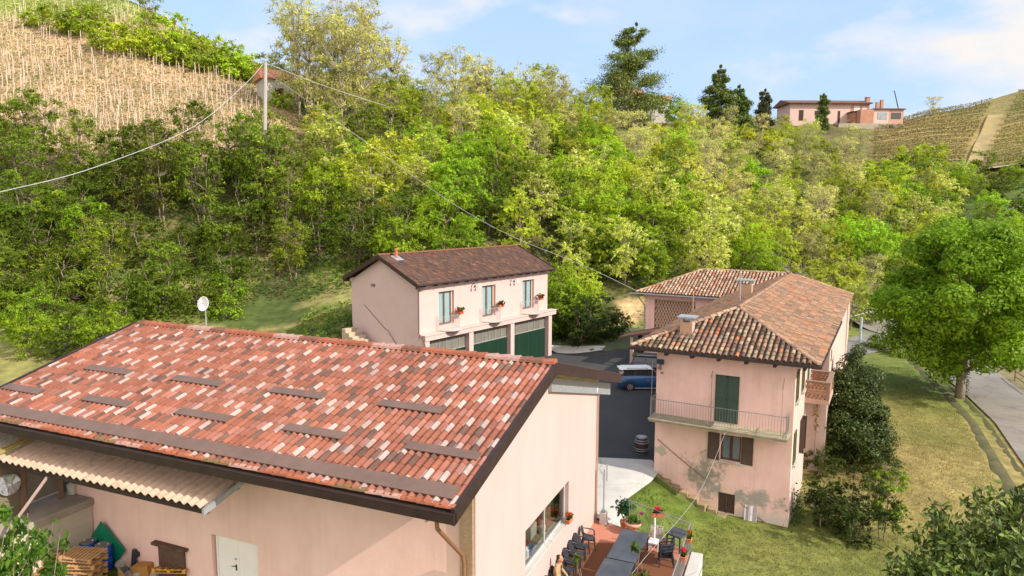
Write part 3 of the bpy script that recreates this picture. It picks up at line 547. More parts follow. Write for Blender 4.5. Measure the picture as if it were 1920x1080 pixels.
mb=MB(); mb.box(us+.02,us+.06,min(q1.y,q2.y)+.07,max(q1.y,q2.y)-.07,3.72,5.5); mb.build('panel',M('panel_grey',(.14,.12,.10),(.19,.165,.14),2),shed)
mb=MB(); mb.box(us-.01,us+.08,min(q1.y,q2.y)+.07,max(q1.y,q2.y)-.07,3.66,3.72); mb.build('panel_sill',ZINC,shed)
mb=MB(); mb.box(us+.02,us+.1,max(q1.y,q2.y)+.07,8.6,3.4,5.5); mb.box(us+.3,24,8.5,8.58,3.4,5.4); mb.build('wall',M('shed_wall',(.13,.10,.065),(.19,.15,.10),2),shed)
fn=BA.on(14,908,(1,0,0),us); mb=MB(); Mf=Matrix.Translation((us+.0,fn.y,fn.z))@Matrix.Rotation(R(-90),4,'Y')
mb.lathe([(.34,0),(.36,.0),(.36,.12),(.33,.12)],24,M_=Mf); 
fan=mb.build('cooling_fan',ZINC,shed)
mb=MB()
for k in range(6):
    Mk=Mf@Matrix.Rotation(k*math.pi/3,4,'Z'); mb.add([Mk@Vector(p) for p in ((.05,-.04,.14),(.3,-.1,.20),(.31,.1,.14),(.06,.06,.14))],[(0,1,2,3)])
mb.lathe([(.06,.12),(.06,.2),(.02,.22)],12,M_=Mf); mb.build('blade',M('fan_metal',(.6,.62,.65),(.5,.52,.55),4,.3,metal=.6),fan)
cn=BA.on(138,925,(0,0,1),3.4); cg=empty('jerrycan',BA.w(cn.x,cn.y,3.4),BA.rz+.3,'dirty white jerrycan on the end of the concrete platform','jerrycan'); mb=MB(); mb.box(-.14,.14,-.17,.17,0,.42); mb.build('body',M('dirty_white',(.55,.52,.44),(.42,.39,.31),6),cg,.04); mb=MB(); mb.box(-.03,.03,-.1,.1,.42,.48); mb.cyl((0,-.13,.42),(0,-.13,.47),.03); mb.build('handle',WHITE,cg)
cn=cn+Vector((.45,-.15,0)); mb=MB(); mb.lathe([(.2,0),(.22,.05),(.22,.35),(.18,.42),(.1,.45)],14); o=mb.build('drum',M('grey_drum',(.12,.12,.11),(.16,.16,.15)),None); o.location=BA.w(cn.x,cn.y,3.4); tag(o,'dark grey drum behind the jerrycan on the platform','drum')

# ================= junk by the barn wall =================
def barrel_blue(u,v,label,lid):
    e=empty('blue_barrel',BA.w(u,v,1.0),0,label,'barrel','blue plastic barrels by the barn wall')
    mb=MB(); mb.lathe([(.26,0),(.29,.03),(.29,.28),(.305,.3),(.29,.32),(.29,.6),(.305,.62),(.29,.64),(.29,.86),(.27,.9)],24); mb.build('body',M('blue_plastic',(.01,.06,.35),(.012,.08,.42),3,.4),e,smooth=True)
    mb=MB(); mb.lathe([(.27,.89),(.28,.93),(.26,.925),(.02,.915)],24); l=mb.build('lid',M('barrel_lid',(.23,.22,.2),(.17,.17,.16),3),e,smooth=True)
    for a in (.15,-.15): mb=MB(); mb.cyl((a,0,.915),(a,0,.95),.03); mb.build('bung',WHITE,l)
    return e
q=BA.on(207,1014,(0,0,1),1.92); barrel_blue(q.x,max(q.y,5.22),'blue barrel nearest the white barn door',0); q=BA.on(173,1010,(0,0,1),1.92); barrel_blue(q.x,max(q.y,5.25),'blue barrel half hidden behind another beside the concrete platform',0)
mb=MB(); mb.box(-.55,.55,-.02,.02,-.7,.7,M_=BA.m@Matrix.Translation((15.3,5.0,1.8))@Matrix.Rotation(R(-6),4,'X')@Matrix.Rotation(R(48),4,'Y')); tag(mb.build('green_panel',M('green_plastic',(.005,.22,.11),(.007,.18,.09),2,.5)),'bright green panel leaning behind the blue barrels','panel')
def pallet(loc,rz,label,c,c2,rx=0,n_=9,group='wooden pallets by the barn wall',ry=0):
    m=M('pallet_wood',c,c2,6,.85,.2,30); e=empty('pallet',loc,rz,label,'pallet',group); e.rotation_euler=(rx,ry,rz)
    for y in (-.36,0,.36): mb=MB(); [mb.box(a-.05,a+.05,y-.045,y+.045,.022,.1) for a in (-.53,0,.53)]; mb.box(-.6,.6,y-.05,y+.05,.1,.122); mb.build('stringer',m,e)
    for k in range(n_): x=-.555+1.11*k/(n_-1); mb=MB(); mb.box(x-.042,x+.042,-.4,.4,.122,.144); mb.build('deck_board',m,e)
    for y in (-.36,0,.36): mb=MB(); mb.box(-.6,.6,y-.05,y+.05,0,.022); mb.build('bottom_board',m,e)
    return e
PT=(.50,.30,.14);PT2=(.38,.21,.09)
q=BA.on(170,1040,(0,0,1),2.35); 
for k in range(6):
    pallet(BA.w(q.x+.35+.03*(k%2),q.y+.1-.02*k,1.0+k*.24),BA.rz+.35+.04*((k*7)%5-2),['lowest pallet','second pallet from the ground','third pallet from the ground','fourth pallet from the ground','pallet just under the top one','topmost pallet'][k]+' of the tall stack beside the blue barrels',PT,PT2)
q=BA.on(95,1022,(0,0,1),2.3)
pallet(BA.w(q.x,q.y+.1,1.95),BA.rz+.5,'tilted pallet resting against the platform behind the tall stack',(.36,.24,.12),(.28,.17,.08),rx=.35)
pallet(BA.w(q.x+.1,q.y,1.7),BA.rz+.45,'pallet lying under the tilted one by the platform',(.34,.22,.11),(.26,.16,.07),rx=.2)
mb=MB(); mb.box(-.6,.6,-.55,.55,0,.7,M_=BA.m@Matrix.Translation((q.x,q.y,1.0))); tag(mb.build('slatted_bin',M('bin_wood',(.3,.17,.08),(.2,.11,.05),8,stretch=(8,8,1))),'slatted wooden bin under the pallets by the platform','bin')
q=BA.on(65,1062,(0,0,1),2.1); pallet(BA.w(q.x,q.y,1.5),BA.rz+.2,'worn pallet in front of the concrete platform behind the leafy branch',(.36,.22,.10),(.28,.16,.07),rx=.05)
q=BA.on(120,1078,(0,0,1),2.0)
mb=MB()
for k in range(16): mb.box(k*.09,k*.09+.06,-.02,.02,0,.5)
mb.box(0,1.42,-.05,-.02,.06,.14); mb.box(0,1.42,-.05,-.02,.36,.44)
o=mb.build('slatted_crate',M('crate_wood',(.42,.24,.1),(.3,.17,.07),7)); o.matrix_world=BA.m@Matrix.Translation((q.x-.9,q.y,1.5))@Matrix.Rotation(.0,4,'Z'); tag(o,'low slatted crate panel in front of the pallet stack','crate')
q=BA.on(218,1075,(0,0,1),1.6); mb=MB()
for k in range(8): mb.box(k*.1,k*.1+.07,-.02,.02,0,.45)
mb.box(0,.8,-.05,-.02,.1,.18)
o=mb.build('broken_crate',M('crate_wood2',(.45,.27,.11),(.34,.2,.08),7)); o.matrix_world=BA.m@Matrix.Translation((q.x-.4,q.y,1.15))@Matrix.Rotation(-.4,4,'Z'); tag(o,'broken slatted crate between the pallet stack and the orange box','crate')
q=BA.on(326,1058,(0,0,1),1.7); pallet(BA.w(q.x,q.y,1.45),BA.rz+.35,'orange-yellow pallet leaning on the dark board beside the barn door',(.55,.29,.05),(.48,.24,.04),rx=.32,n_=6)
mb=MB(); mb.box(11.55,12.75,4.93,5.0,1.0,2.35); mb.box(11.4,12.95,4.91,5.12,2.3,2.4); thing_mesh(mb,'wooden_board',M('dark_board',(.13,.075,.05),(.08,.045,.03),5),BA,'dark wooden board with a ledge leaning on the barn wall','board',bevel=.01)
q=BA.on(270,1058,(0,0,1),1.5); mb=MB(); mb.box(-.32,.32,-.2,.2,0,.5,M_=BA.m@Matrix.Translation((q.x,q.y,1.0))@Matrix.Rotation(.25,4,'Z')@Matrix.Rotation(.12,4,'Y')); tag(mb.build('plywood_box',M('orange_ply',(.45,.22,.06),(.38,.18,.05),3),None,.01),'orange plywood box between the barrels and the yellow pallet','box')
q=BA.on(248,1045,(0,0,1),1.6); mb=MB(); mb.cyl((q.x,q.y,1.0),(q.x-.02,q.y-.1,1.85),.09,n=12); mb.cyl((q.x-.05,q.y-.1,1.7),(q.x-.2,q.y-.1,1.7),.09,n=12); thing_mesh(mb,'black_pipe',BLACKPL,BA,'black pipe elbow standing beside the orange plywood box','pipe')
random.seed(5)
for k in range(7):
    px=[225,236,262,290,300,240,352][k]; q=BA.on(px,[1058,1072,1078,1078,1062,1080,1068][k],(0,0,1),1.15); mb=MB(); r=[.2,.16,.22,.18,.15,.2,.2][k]
    mb.lathe([(r*.5,0),(r,.1),(r*.9,.25),(r*.4,.34)],6,M_=BA.m@Matrix.Translation((q.x,q.y,.98))@Matrix.Rotation(k*1.3,4,'Z')@Matrix.Rotation(.3,4,'X'))
    tag(mb.build('rubble_sack',M('sack',[(.5,.47,.4),(.12,.16,.17),(.42,.38,.3),(.35,.3,.24),(.3,.27,.24),(.3,.28,.25),(.55,.5,.4)][k],None,6)),['pale lumpy sack beside the blue barrel foot','dark teal sack lying in the rubble','pale rubble lump in front of the orange box','brownish rubble lump left of the yellow pallet','small lump wedged behind the orange box','grey lump at the front of the rubble','cream crumpled sack behind the yellow pallet'][k],'rubble','rubble and sacks by the barn wall')
# ================= GARAGE ANNEXE =================
gar=empty('garage_house',(GA.x,GA.y,0),GA.rz,'pale pink two-storey annexe with a brown roof, three French windows and green garage doors','house')
GW_,GL_=16.95,8.28; gE,gR=8.42,10.32; gh=GL_/2; glen=math.hypot(gh,gR-gE)
random.seed(21)
mb=MB(); 
def gcol(i,j):
    f=random.uniform(.75,1.3); return random.choice([(.085*f,.048*f,.034*f),(.105*f,.054*f,.036*f),(.075*f,.044*f,.034*f),(.15*f,.068*f,.036*f) if random.random()<.3 else (.09*f,.05*f,.036*f)])
pf=[(-.115,0),(-.07,.035),(-.02,.04),(.03,.012),(.07,.012),(.115,0)]
V1=(0,gh,gR-gE)
tiles(mb,(0,0,gE+.05),(1,0,0),V1,.23,.36,lambda s,t:s<GW_ and t<glen,pf,gcol,lift=.022,drop=.03,wmax=GW_,hmax=glen)
tiles(mb,(0,GL_,gE+.05),(1,0,0),(0,-gh,gR-gE),.23,.36,lambda s,t:s<GW_ and t<glen,pf,gcol,lift=.022,drop=.03,wmax=GW_,hmax=glen)
groof=mb.build('roof',TILE,gar)
mb=MB(); ridge_caps(mb,(0,gh,gR+.08),(GW_,gh,gR+.08),lambda i,j:(.20,.09,.045),r=.12); mb.build('ridge_cap',TILE,groof)
mb=MB()
for y0,z0,y1,z1 in ((0,gE,gh,gR),(GL_,gE,gh,gR)): mb.add([(u,y,z+h) for u in (.02,GW_-.02) for y,z in ((y0,z0),(y1,z1)) for h in (-.10,.035)],[(0,1,3,2),(4,6,7,5),(0,4,5,1),(2,3,7,6),(1,5,7,3),(0,2,6,4)])
mb.build('roof_deck',DARKWOOD,groof)
for u in (-.06,GW_):
    for y0,z0,y1,z1 in ((-.02,gE,gh,gR),(GL_+.02,gE,gh,gR)): mb=MB(); mb.add([(uu,y,z+h) for uu in (u,u+.06) for y,z in ((y0,z0),(y1,z1)) for h in (-.2,.12)],[(0,1,3,2),(4,6,7,5),(0,4,5,1),(2,3,7,6),(1,5,7,3),(0,2,6,4)]); mb.build('rake_board',DARKWOOD,groof)
mb=MB(); mb.cyl((0,-.06,gE-.02),(GW_,-.06,gE-.02),.07,n=8); gu=mb.build('gutter',BROWNMETAL,gar)
for k in range(15):
    u=.9+k*1.12; mb=MB(); mb.box(u-.07,u+.07,.02,.42,gE-.2,gE-.04); mb.build('rafter_end',DARKWOOD,groof)
for a in (0.1,gh,GL_-.1):
    zz=gE+(gR-gE)*(1-abs(a-gh)/gh)-.32; mb=MB(); mb.box(-.02,.46,a-.1,a+.1,zz,zz+.22); mb.build('purlin_end',DARKWOOD,groof)
# chimney flue
cq=GA.on(737,487,(0,0,1),9.95); mb=MB(); mb.cyl((1.3,gh-.55,9.9),(1.3,gh-.55,10.75),.1,n=10); mb.cyl((1.3,gh-.55,10.75),(1.3,gh-.55,10.85),.15,.12,n=10); fl=mb.build('chimney',TERRA,groof); mb=MB(); mb.add([(.95,gh-1.0,9.98),(1.7,gh-1.0,9.98),(1.7,gh-.25,10.31),(.95,gh-.25,10.31)],[(0,1,2,3)]); mb.build('flue_flashing',ZINC,fl)
# walls
ops=[(2.55,4.2,5.15,7.68),(7.5,9.15,5.15,7.68),(12.78,14.45,5.15,7.68)]
mb=MB(); wallbox(mb,None,.44,16.5,4.3,gE+.05,.44,.74,ops)
mb.box(.44,16.5,7.54,7.84,4.0,gE+.05)
for u0,u1 in ((.44,.74),(16.2,16.5)):
    mb.prism([(.7395,4.3),(7.5405,4.3),(7.5405,gE+.02),(gh,gR-.12),(.7395,gE+.02)],u0,u1,M_=Matrix(((0,0,1,0),(1,0,0,0),(0,1,0,0),(0,0,0,1))))
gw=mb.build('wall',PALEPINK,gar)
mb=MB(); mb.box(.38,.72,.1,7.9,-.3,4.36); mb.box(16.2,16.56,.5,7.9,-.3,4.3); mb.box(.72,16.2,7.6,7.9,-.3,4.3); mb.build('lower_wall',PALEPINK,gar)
mb=MB(); mb.box(.5,17.0,-.2,.5,4.34,4.70); mb.box(.44,17.05,-.25,.44,4.70,4.78); mb.build('ledge',WHITE if 0 else PALEPINK,gar,.01)
for a in (.5,5.3,10.47,15.95):
    mb=MB(); mb.box(a,a+.5,-.12,.5,-.3,4.34); mb.build('pillar',PALEPINK,gar,.01)
GREYGL=M('dusty_glass',(.21,.20,.17),(.15,.14,.12),1.5,.35,spec=.5)
for a,b in ((1.0,5.3),(5.8,10.47),(10.97,15.95)):
    mb=MB(); mb.box(a,b,.30,.36,-.2,3.2); g=mb.build('garage_door',GARGREEN,gar)
    mb=MB(); n=4
    for k in range(1,n): x=a+(b-a)*k/n; mb.box(x-.012,x+.012,.285,.30,-.2,3.2)
    mb.build('door_seam',GREENSH,g)
    mb=MB(); mb.box(a,b,.33,.36,3.2,4.34); w_=mb.build('window_strip',GREYGL,gar)
    mb=MB(); n=6
    for k in range(n+1): x=a+(b-a)*k/n; mb.box(x-.03,x+.03,.29,.33,3.2,4.34)
    mb.box(a,b,.285,.335,3.16,3.24); mb.build('window_frame',M('grey_frame',(.30,.29,.26),(.24,.23,.21)),w_)
CURT=M('curtain',(.62,.70,.70),(.45,.54,.56),2,.8,stretch=(9,1,.6)); FRB=M('brown_frame',(.16,.10,.08),(.12,.075,.06),4,.6)
for a,b,z0,z1 in ops:
    mb=MB(); yy=.62; b2=b-.15
    for x0,x1,c,d in ((a,a+.08,z0,z1),(b2-.08,b2,z0,z1),((a+b2)/2-.07,(a+b2)/2+.07,z0,z1),(a,b2,z0,z0+.14),(a,b2,z1-.08,z1)): mb.box(x0,x1,yy,yy+.06,c,d)
    wn=mb.build('french_window',FRB,gar); mb=MB(); mb.box(a,b2,yy+.02,yy+.04,z0,z1); mb.build('pane',clearglass('pane_glass'),wn)
    mb=MB(); mb.box(a,b2,yy+.08,yy+.1,z0,z1); mb.build('curtain',CURT,wn); mb=MB(); mb.box(b2,b,yy,yy+.1,z0,z1); mb.build('jamb',M('jamb_pink',(.55,.36,.30),(.5,.33,.27)),wn)
    mb=MB(); c=(a+b)/2; hw=1.15
    arc=[(c-hw,.40)]+[(c+hw*math.cos(math.pi-t*math.pi),.30-.5*math.sin(t*math.pi)) for t in [k/12 for k in range(1,12)]]+[(c+hw,.40)]
    for z in (4.86,5.88): mb.tube([(x,y,z) for x,y in arc],.014,5)
    for i in range(len(arc)-1):
        for f in (0,.5): x=arc[i][0]*(1-f)+arc[i+1][0]*f; y=arc[i][1]*(1-f)+arc[i+1][1]*f; mb.cyl((x,y,4.86),(x,y,5.88),.008,n=4)
    mb.build('balustrade',M('thin_rail',(.55,.47,.43),(.45,.38,.35)),gar)
    mb=MB(); mb.lathe([(.9,0),(.95,.05)],20,(c,.1,4.78)); mb.build('step',CONCP,gar)
for u in (6.2,11.15):
    e=mbx=MB(); mbx.tube([(u,.44,7.72),(u,.28,8.0),(u,.12,8.02),(u,.08,7.85)],.02,6); l=mbx.build('wall_lamp',BLACKPL,gar); mb=MB(); mb.lathe([(.12,-.14),(.05,0),(.02,.03)],12,(u,.08,7.86)); mb.build('lamp_shade',BLACKPL,l)
    mbx=MB(); mbx.tube([(u+.5,.44,7.7),(u+.5,.28,7.98),(u+.5,.12,8.0),(u+.5,.08,7.83)],.02,6); l=mbx.build('wall_lamp',WHITE,gar); mb=MB(); mb.lathe([(.12,-.14),(.05,0),(.02,.03)],12,(u+.5,.08,7.84)); mb.build('lamp_shade',WHITE,l)
mb=MB(); mb.box(.36,.44,5.05,5.45,7.95,8.15); mb.build('side_lamp',M('sidelamp',(.2,.15,.14)),gar,.03)
mb=MB(); mb.tube([(.42,6.35,6.45),(.40,4.0,4.85),(.33,3.6,4.75),(.35,2.2,3.3)],.018,5); mb.build('cable',DARKWOOD,gar)
mb=MB(); mb.tube([(1.0,-.08,gE-.06),(.72,.12,gE-.25),(.40,.34,gE-.4),(.40,.36,4.85),(.42,-.12,4.4),(.45,-.2,4.0),(.45,-.2,.3)],.05,8); mb.build('downpipe',M('pipe_brown',(.2,.12,.09),(.16,.1,.08)),gar)
for i,(u,lab) in enumerate(((4.45,'terracotta pot of flowers on the French window nearest the barn roof'),(9.3,'terracotta pot of flowers beside the middle French window'),(14.9,'terracotta pot of flowers beside the French window farthest along the annexe'))):
    e=empty('flower_pot',GA.w(u,.0,5.82),GA.rz,lab,'flower pot','flower pots on the annexe windows'); mb=MB(); mb.box(-.26,.26,-.1,.1,0,.22); mb.build('pot',TERRA,e,.02)
    rg=np.random.default_rng(i); P=rg.normal(0,1,(90,3))*[.17,.1,.1]+[0,0,.34]; V=[]
    for p in P: a=rg.normal(0,.07,3); b_=rg.normal(0,.06,3); V+=[p-a,p-b_,p+a,p+b_]
    cc=np.where(rg.random((90,1))<.3,[[.65,.05,.04]],[[.05,.12,.02]]); o=bpy.data.objects.new('flowers',fastmesh('flowers',V,4,cc,LEAF)); col.objects.link(o); o.parent=e
# stairs beside the annexe
mb=MB()
for k in range(9):
    v=6.9-k*.42; mb.box(-1.35,-.1,v-.45,v,.3,4.75-k*.26)
st=mb.build('garden_stairs',M('stone_steps',(.46,.38,.27),(.36,.29,.2),2,.9,.4,12),None,.03); st.matrix_world=GA.m; tag(st,'weathered stone steps going up the bank beside the pink annexe','stairs')

# ================= TILED HOUSE =================
hou=empty('farm_house',(HS.x,HS.y,0),HS.rz,'pink farmhouse with old curved-tile hip roof, long balcony and dark green shutters','house')
W_,L_=8.91,29.02; L2=26.24; E_,Rz=6.82,8.567; hw=W_/2; RS=(Rz-E_)/hw; ln=math.hypot(hw,Rz-E_); k_=ln/hw
random.seed(8)
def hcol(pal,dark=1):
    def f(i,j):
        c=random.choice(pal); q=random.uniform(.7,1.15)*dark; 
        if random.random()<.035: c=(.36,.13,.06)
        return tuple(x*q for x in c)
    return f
PF=[(.27,.18,.11),(.22,.14,.09),(.29,.21,.14),(.15,.10,.065),(.23,.12,.08),(.30,.16,.105),(.18,.13,.09),(.11,.075,.05),(.34,.26,.17)]
PR=[(.31,.175,.10),(.28,.155,.095),(.34,.20,.12),(.25,.155,.10),(.35,.175,.095),(.20,.135,.09),(.31,.175,.10),(.17,.13,.095)]
PW=[(.42,.26,.17),(.48,.32,.23),(.38,.2,.12),(.35,.23,.15),(.46,.33,.24),(.26,.15,.09)]
def hipplane(o,U,Vh,poly,fc,w=.27,l=.36,jit=.014,off=.0,hm=6):
    Vv=(Vh[0]*hw,Vh[1]*hw,Rz-E_); mb=MB(); o=Vector(o); U=Vector(U); ulen=max(p[0] for p in poly)
    tiles(mb,o,U,Vv,w,l,poly_in(poly),COPPO,fc,lift=.035,drop=.02,jit=jit,wmax=ulen,hmax=ln,base=.03)
    return mb
def deck(P): # base of channel tiles
    mb=MB(); 
    for poly in P:
        n=len(poly); mb.add([(x,y,z+.012) for x,y,z in poly]+[(x,y,z-.10) for x,y,z in poly],[tuple(range(n)),tuple(range(n,2*n))[::-1]]+[(i,n+i,n+(i+1)%n,(i+1)%n) for i in range(n)])
    return mb
A0=(0,0,E_);B0=(W_,0,E_);C0=(W_,L_,E_);N0=(hw,4.5,Rz);F0=(hw,L2,Rz);G0=(-2.69,L2,Rz);H0=(-7.15,L2-4.455,E_);K0=(0,L2-4.455,E_);H1=(-7.15,L2+4.455,E_);C1=(W_-1.6,L2+4.455,E_)
hroof=deck([(A0,B0,N0),(B0,C0,F0,N0),(A0,N0,F0,K0),(K0,F0,G0,H0),(H0,G0,H1),(F0,C0,C1,H1,G0)]).build('roof',M('channel_tile',(.11,.065,.045),(.07,.045,.03),7,.95,.3,30),hou)
hipplane(A0,(1,0,0),(0,1),[(0,0),(W_,0),(hw,ln)],hcol(PF)).build('front_tiles',TILE,hroof)
hipplane((W_,0,E_),(0,1,0),(-1,0),[(0,0),(L_,0),(L2,ln),(4.5,ln)],hcol(PR)).build('side_tiles',TILE,hroof)
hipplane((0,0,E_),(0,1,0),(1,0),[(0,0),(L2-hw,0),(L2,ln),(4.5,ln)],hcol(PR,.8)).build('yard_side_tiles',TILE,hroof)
hipplane(H0,(1,0,0),(0,1),[(0,0),(7.15,0),(7.15+hw,ln),(4.46,ln)],hcol(PW),w=.27).build('wing_tiles',TILE,hroof)
hipplane(H0,(0,1,0),(1,0),[(0,0),(8.91,0),(hw,ln)],hcol(PW),w=.27).build('wing_hip_tiles',TILE,hroof)
cf=hcol([(.42,.28,.18),(.35,.22,.14),(.38,.25,.17)]); up=.07
for a,b in ((A0,N0),(B0,N0),(N0,F0),(G0,F0),(H0,G0),(C0,F0)): mb=MB(); ridge_caps(mb,(a[0],a[1],a[2]+up),(b[0],b[1],b[2]+up),cf,r=.115,l=.4); mb.build('ridge_cap',TILE,hroof)
mb=MB(); mb.box(-.06,W_+.06,-.12,-.02,E_-.14,E_-.02); mb.box(W_+.02,W_+.12,-.02,14.5,E_-.14,E_-.02); mb.box(-.12,-.02,0,L2-hw-.1,E_-.14,E_-.02); mb.build('gutter',M('dark_gutter',(.045,.034,.034),(.03,.023,.024),3,.5),hou)
mb=MB(); mb.box(-7.3,.5,L2-hw-.12,L2-hw-.02,E_-.12,E_-.02); mb.tube([(-7.2,L2-hw-.07,E_-.1),(-7.6,L2-hw-.1,E_-.12)],.05); mb.tube([(-7.1,21.75,6.7),(-6.9,22.1,6.2),(-6.62,22.5,5.7),(-6.62,22.5,1)],.05,8); mb.build('wing_gutter',ZINC,hou)
for k in range(7):
    u=.5+k*1.3; mb=MB(); mb.box(u-.07,u+.07,-.0,1.07,E_-.30,E_-.12); mb.build('rafter_end',DARKWOOD,hroof)
# walls
HF=patchy('house_front_plaster',(.85,.58,.51),(.78,.51,.44),[((3.75,1.07,.25),(1.0,2,1.15),1.7,(.30,.27,.21)),((4.15,1.07,-.35),(.9,2,.55),1.7,(.35,.32,.27)),((6.25,1.07,-.55),(1.5,2,.55),1.7,(.36,.33,.29)),((1.35,1.07,1.1),(.35,2,.3),3,(.5,.42,.34)),((6.9,1.07,-1.5),(2.2,2,.5),1.5,(.6,.54,.47))])
weather(HF,.3,None,(.42,.30,.22))
mb=MB(); wallbox(mb,None,1.05,7.84,-3.5,E_-.02,1.07,1.37,[(4.48,5.47,1.23,2.56),(4.46,5.29,-1.55,-.5)]); mb.build('front_wall',HF,hou)
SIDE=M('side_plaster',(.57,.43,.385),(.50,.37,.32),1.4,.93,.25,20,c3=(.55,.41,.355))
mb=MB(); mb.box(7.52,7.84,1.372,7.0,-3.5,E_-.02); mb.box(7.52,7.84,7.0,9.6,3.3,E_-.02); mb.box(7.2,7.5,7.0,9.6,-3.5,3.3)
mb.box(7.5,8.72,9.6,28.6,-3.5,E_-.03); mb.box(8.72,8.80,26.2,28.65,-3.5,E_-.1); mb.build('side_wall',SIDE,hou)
mb=MB(); mb.box(1.05,1.35,1.37,22.6,-.5,E_-.02); mb.build('yard_wall',PINK,hou)
mb=MB(); mb.box(-6.5,7.5,28.6,28.9,-1,E_-.02); mb.box(-6.5,-6.2,22.6,28.6,-1,E_-.05); wallbox(mb,None,-6.5,1.05,-1,E_-.05,22.5,22.8,[(-5.75,-2.3,3.0,6.25)]); mb.build('wing_wall',PINK,hou)
# lattice brick screen
mb=MB(); 
for r in range(13):
    for c in range(15): x=-5.75+c*.24+(r%2)*.12; z=3.0+r*.25; mb.box(x-.075,x+.075,22.6,22.68,z,z+.13); mb.box(x-.035,x+.155,22.6,22.68,z+.13,z+.25) if 0 else mb.box(x+.03,x+.21,22.61,22.67,z+.12,z+.26)
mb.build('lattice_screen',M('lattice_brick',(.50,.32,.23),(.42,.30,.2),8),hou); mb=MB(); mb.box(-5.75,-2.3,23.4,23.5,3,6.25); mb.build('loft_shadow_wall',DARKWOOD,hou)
# balcony door shutters
def shutter(mb,x0,x1,y,z0,z1,n):
    mb.box(x0,x0+.06,y-.04,y,z0,z1); mb.box(x1-.06,x1,y-.04,y,z0,z1); mb.box(x0,x1,y-.04,y,z0,z0+.09); mb.box(x0,x1,y-.04,y,z1-.09,z1); mb.box(x0,x1,y-.04,y,(z0+z1)/2-.04,(z0+z1)/2+.04)
    for k in range(n): z=z0+.09+(z1-z0-.18)*k/n; mb.add([(x0+.06,y-.035,z),(x1-.06,y-.035,z),(x1-.06,y-.008,z+(z1-z0)/n*.9),(x0+.06,y-.008,z+(z1-z0)/n*.9)],[(0,1,2,3)])
bd=MB(); bd.box(4.12,5.27,1.05,1.075,3.2,5.62); dd=bd.build('balcony_door',GREENSH,hou)
for a,b in ((4.12,4.69),(4.70,5.27)): mb=MB(); shutter(mb,a,b,1.045,3.22,5.60,22); mb.build('shutter',GREENSH,dd)
BRS=M('brown_shutter',(.075,.05,.035),(.1,.065,.045),8,.6)
mb=MB(); 
for x0,x1,c,d in ((4.48,4.55,1.23,2.56),(5.40,5.47,1.23,2.56),(4.92,5.03,1.23,2.56),(4.48,5.47,1.23,1.31),(4.48,5.47,2.48,2.56)): mb.box(x0,x1,1.17,1.23,c,d)
wn=mb.build('window',M('dark_red_frame',(.10,.035,.02),(.14,.05,.03),4),hou); mb=MB(); mb.box(4.5,5.45,1.19,1.2,1.25,2.54); mb.build('pane',clearglass('pane_glass2'),wn); mb=MB(); mb.box(4.5,5.45,1.26,1.27,1.25,2.54); mb.build('curtain',M('net_curtain',(.36,.42,.45),(.25,.3,.33),2,stretch=(12,1,.6)),wn)
mb=MB(); mb.box(4.3,5.6,.95,1.06,1.13,1.20); mb.build('sill',CONCP,wn)
for a,b in ((3.85,4.42),(5.5,6.07)): mb=MB(); shutter(mb,a,b,1.03,1.2,2.6,14); mb.build('shutter',BRS,wn)
mb=MB(); 
for k in range(9): z=-1.53+k*.115; mb.box(4.46,5.29,1.12,1.15,z,z+.08)
mb.box(4.46,5.29,1.2,1.22,-1.55,-.5); mb.box(4.84,4.9,1.08,1.12,-1.55,-.5); mb.build('cellar_grate',M('grate_wood',(.06,.035,.025),(.12,.08,.06),8),hou)
# balcony
mb=MB(); mb.box(1.02,7.72,.02,1.06,2.98,3.09); mb.box(.98,7.76,-.03,1.06,3.09,3.15); mb.build('balcony_slab',M('mossy_slab',(.42,.37,.27),(.24,.22,.13),2.5,.95,.3,15),hou)
mb=MB(); zt=4.18
mb.tube([(1.08,1.06,zt),(1.08,.08,zt),(7.66,.08,zt),(7.66,1.06,zt)],.02,6); mb.tube([(1.08,1.06,3.26),(1.08,.08,3.26),(7.66,.08,3.26),(7.66,1.06,3.26)],.014,6)
for k in range(50): x=1.08+6.58*k/49; mb.cyl((x,.08,3.26),(x,.08,zt),.009,n=4)
for x in (1.08,7.66):
    for k in range(1,7): y=.08+k*.15; mb.cyl((x,y,3.26),(x,y,zt),.009,n=4)
    mb.cyl((x,.08,3.15),(x,.08,zt+.1),.028,n=6)
mb.build('balcony_railing',RAILM,hou)
for x,y in ((1.08,.2),(3.95,.95),(7.4,.3)):
    mb=MB(); mb.cyl((x,y,3.2),(x,y,5.62 if x>2 else 6.1),.016,n=5)
    if x>2: mb.cyl((x,y-.3,5.5),(x,y+.35,5.9),.016,n=5); mb.cyl((x,y-.3,3.98),(x,y+.35,4.3),.016,n=5)
    mb.build('clothesline_post',M('rusty_post',(.36,.28,.23),(.28,.2,.16)),hou)
mb=MB(); mb.lathe([(.04,0),(.13,-.04),(.13,-.12),(.03,-.15)],12,(3.05,.6,2.98)); mb.build('ceiling_lamp',M('brass_lamp',(.3,.25,.15)),hou)
# solar lamp on the corner
mb=MB(); mb.box(1.12,1.5,.80,.84,5.86,6.12,M_=None); s=mb.build('solar_panel',M('solar_cell',(.03,.045,.07),(.04,.06,.09),3,.25),hou); mb=MB(); mb.cyl((1.25,.95,5.85),(1.3,.8,5.55),.02); mb.lathe([(.08,0),(.1,.05),(.06,.1)],10,(1.22,.85,5.62)); mb.lathe([(.07,0),(.09,.05),(.05,.1)],10,(1.42,.82,5.36)); mb.box(1.24,1.3,.98,1.06,5.5,5.9); mb.build('lamp_head',M('lamp_brown',(.3,.2,.16)),s)
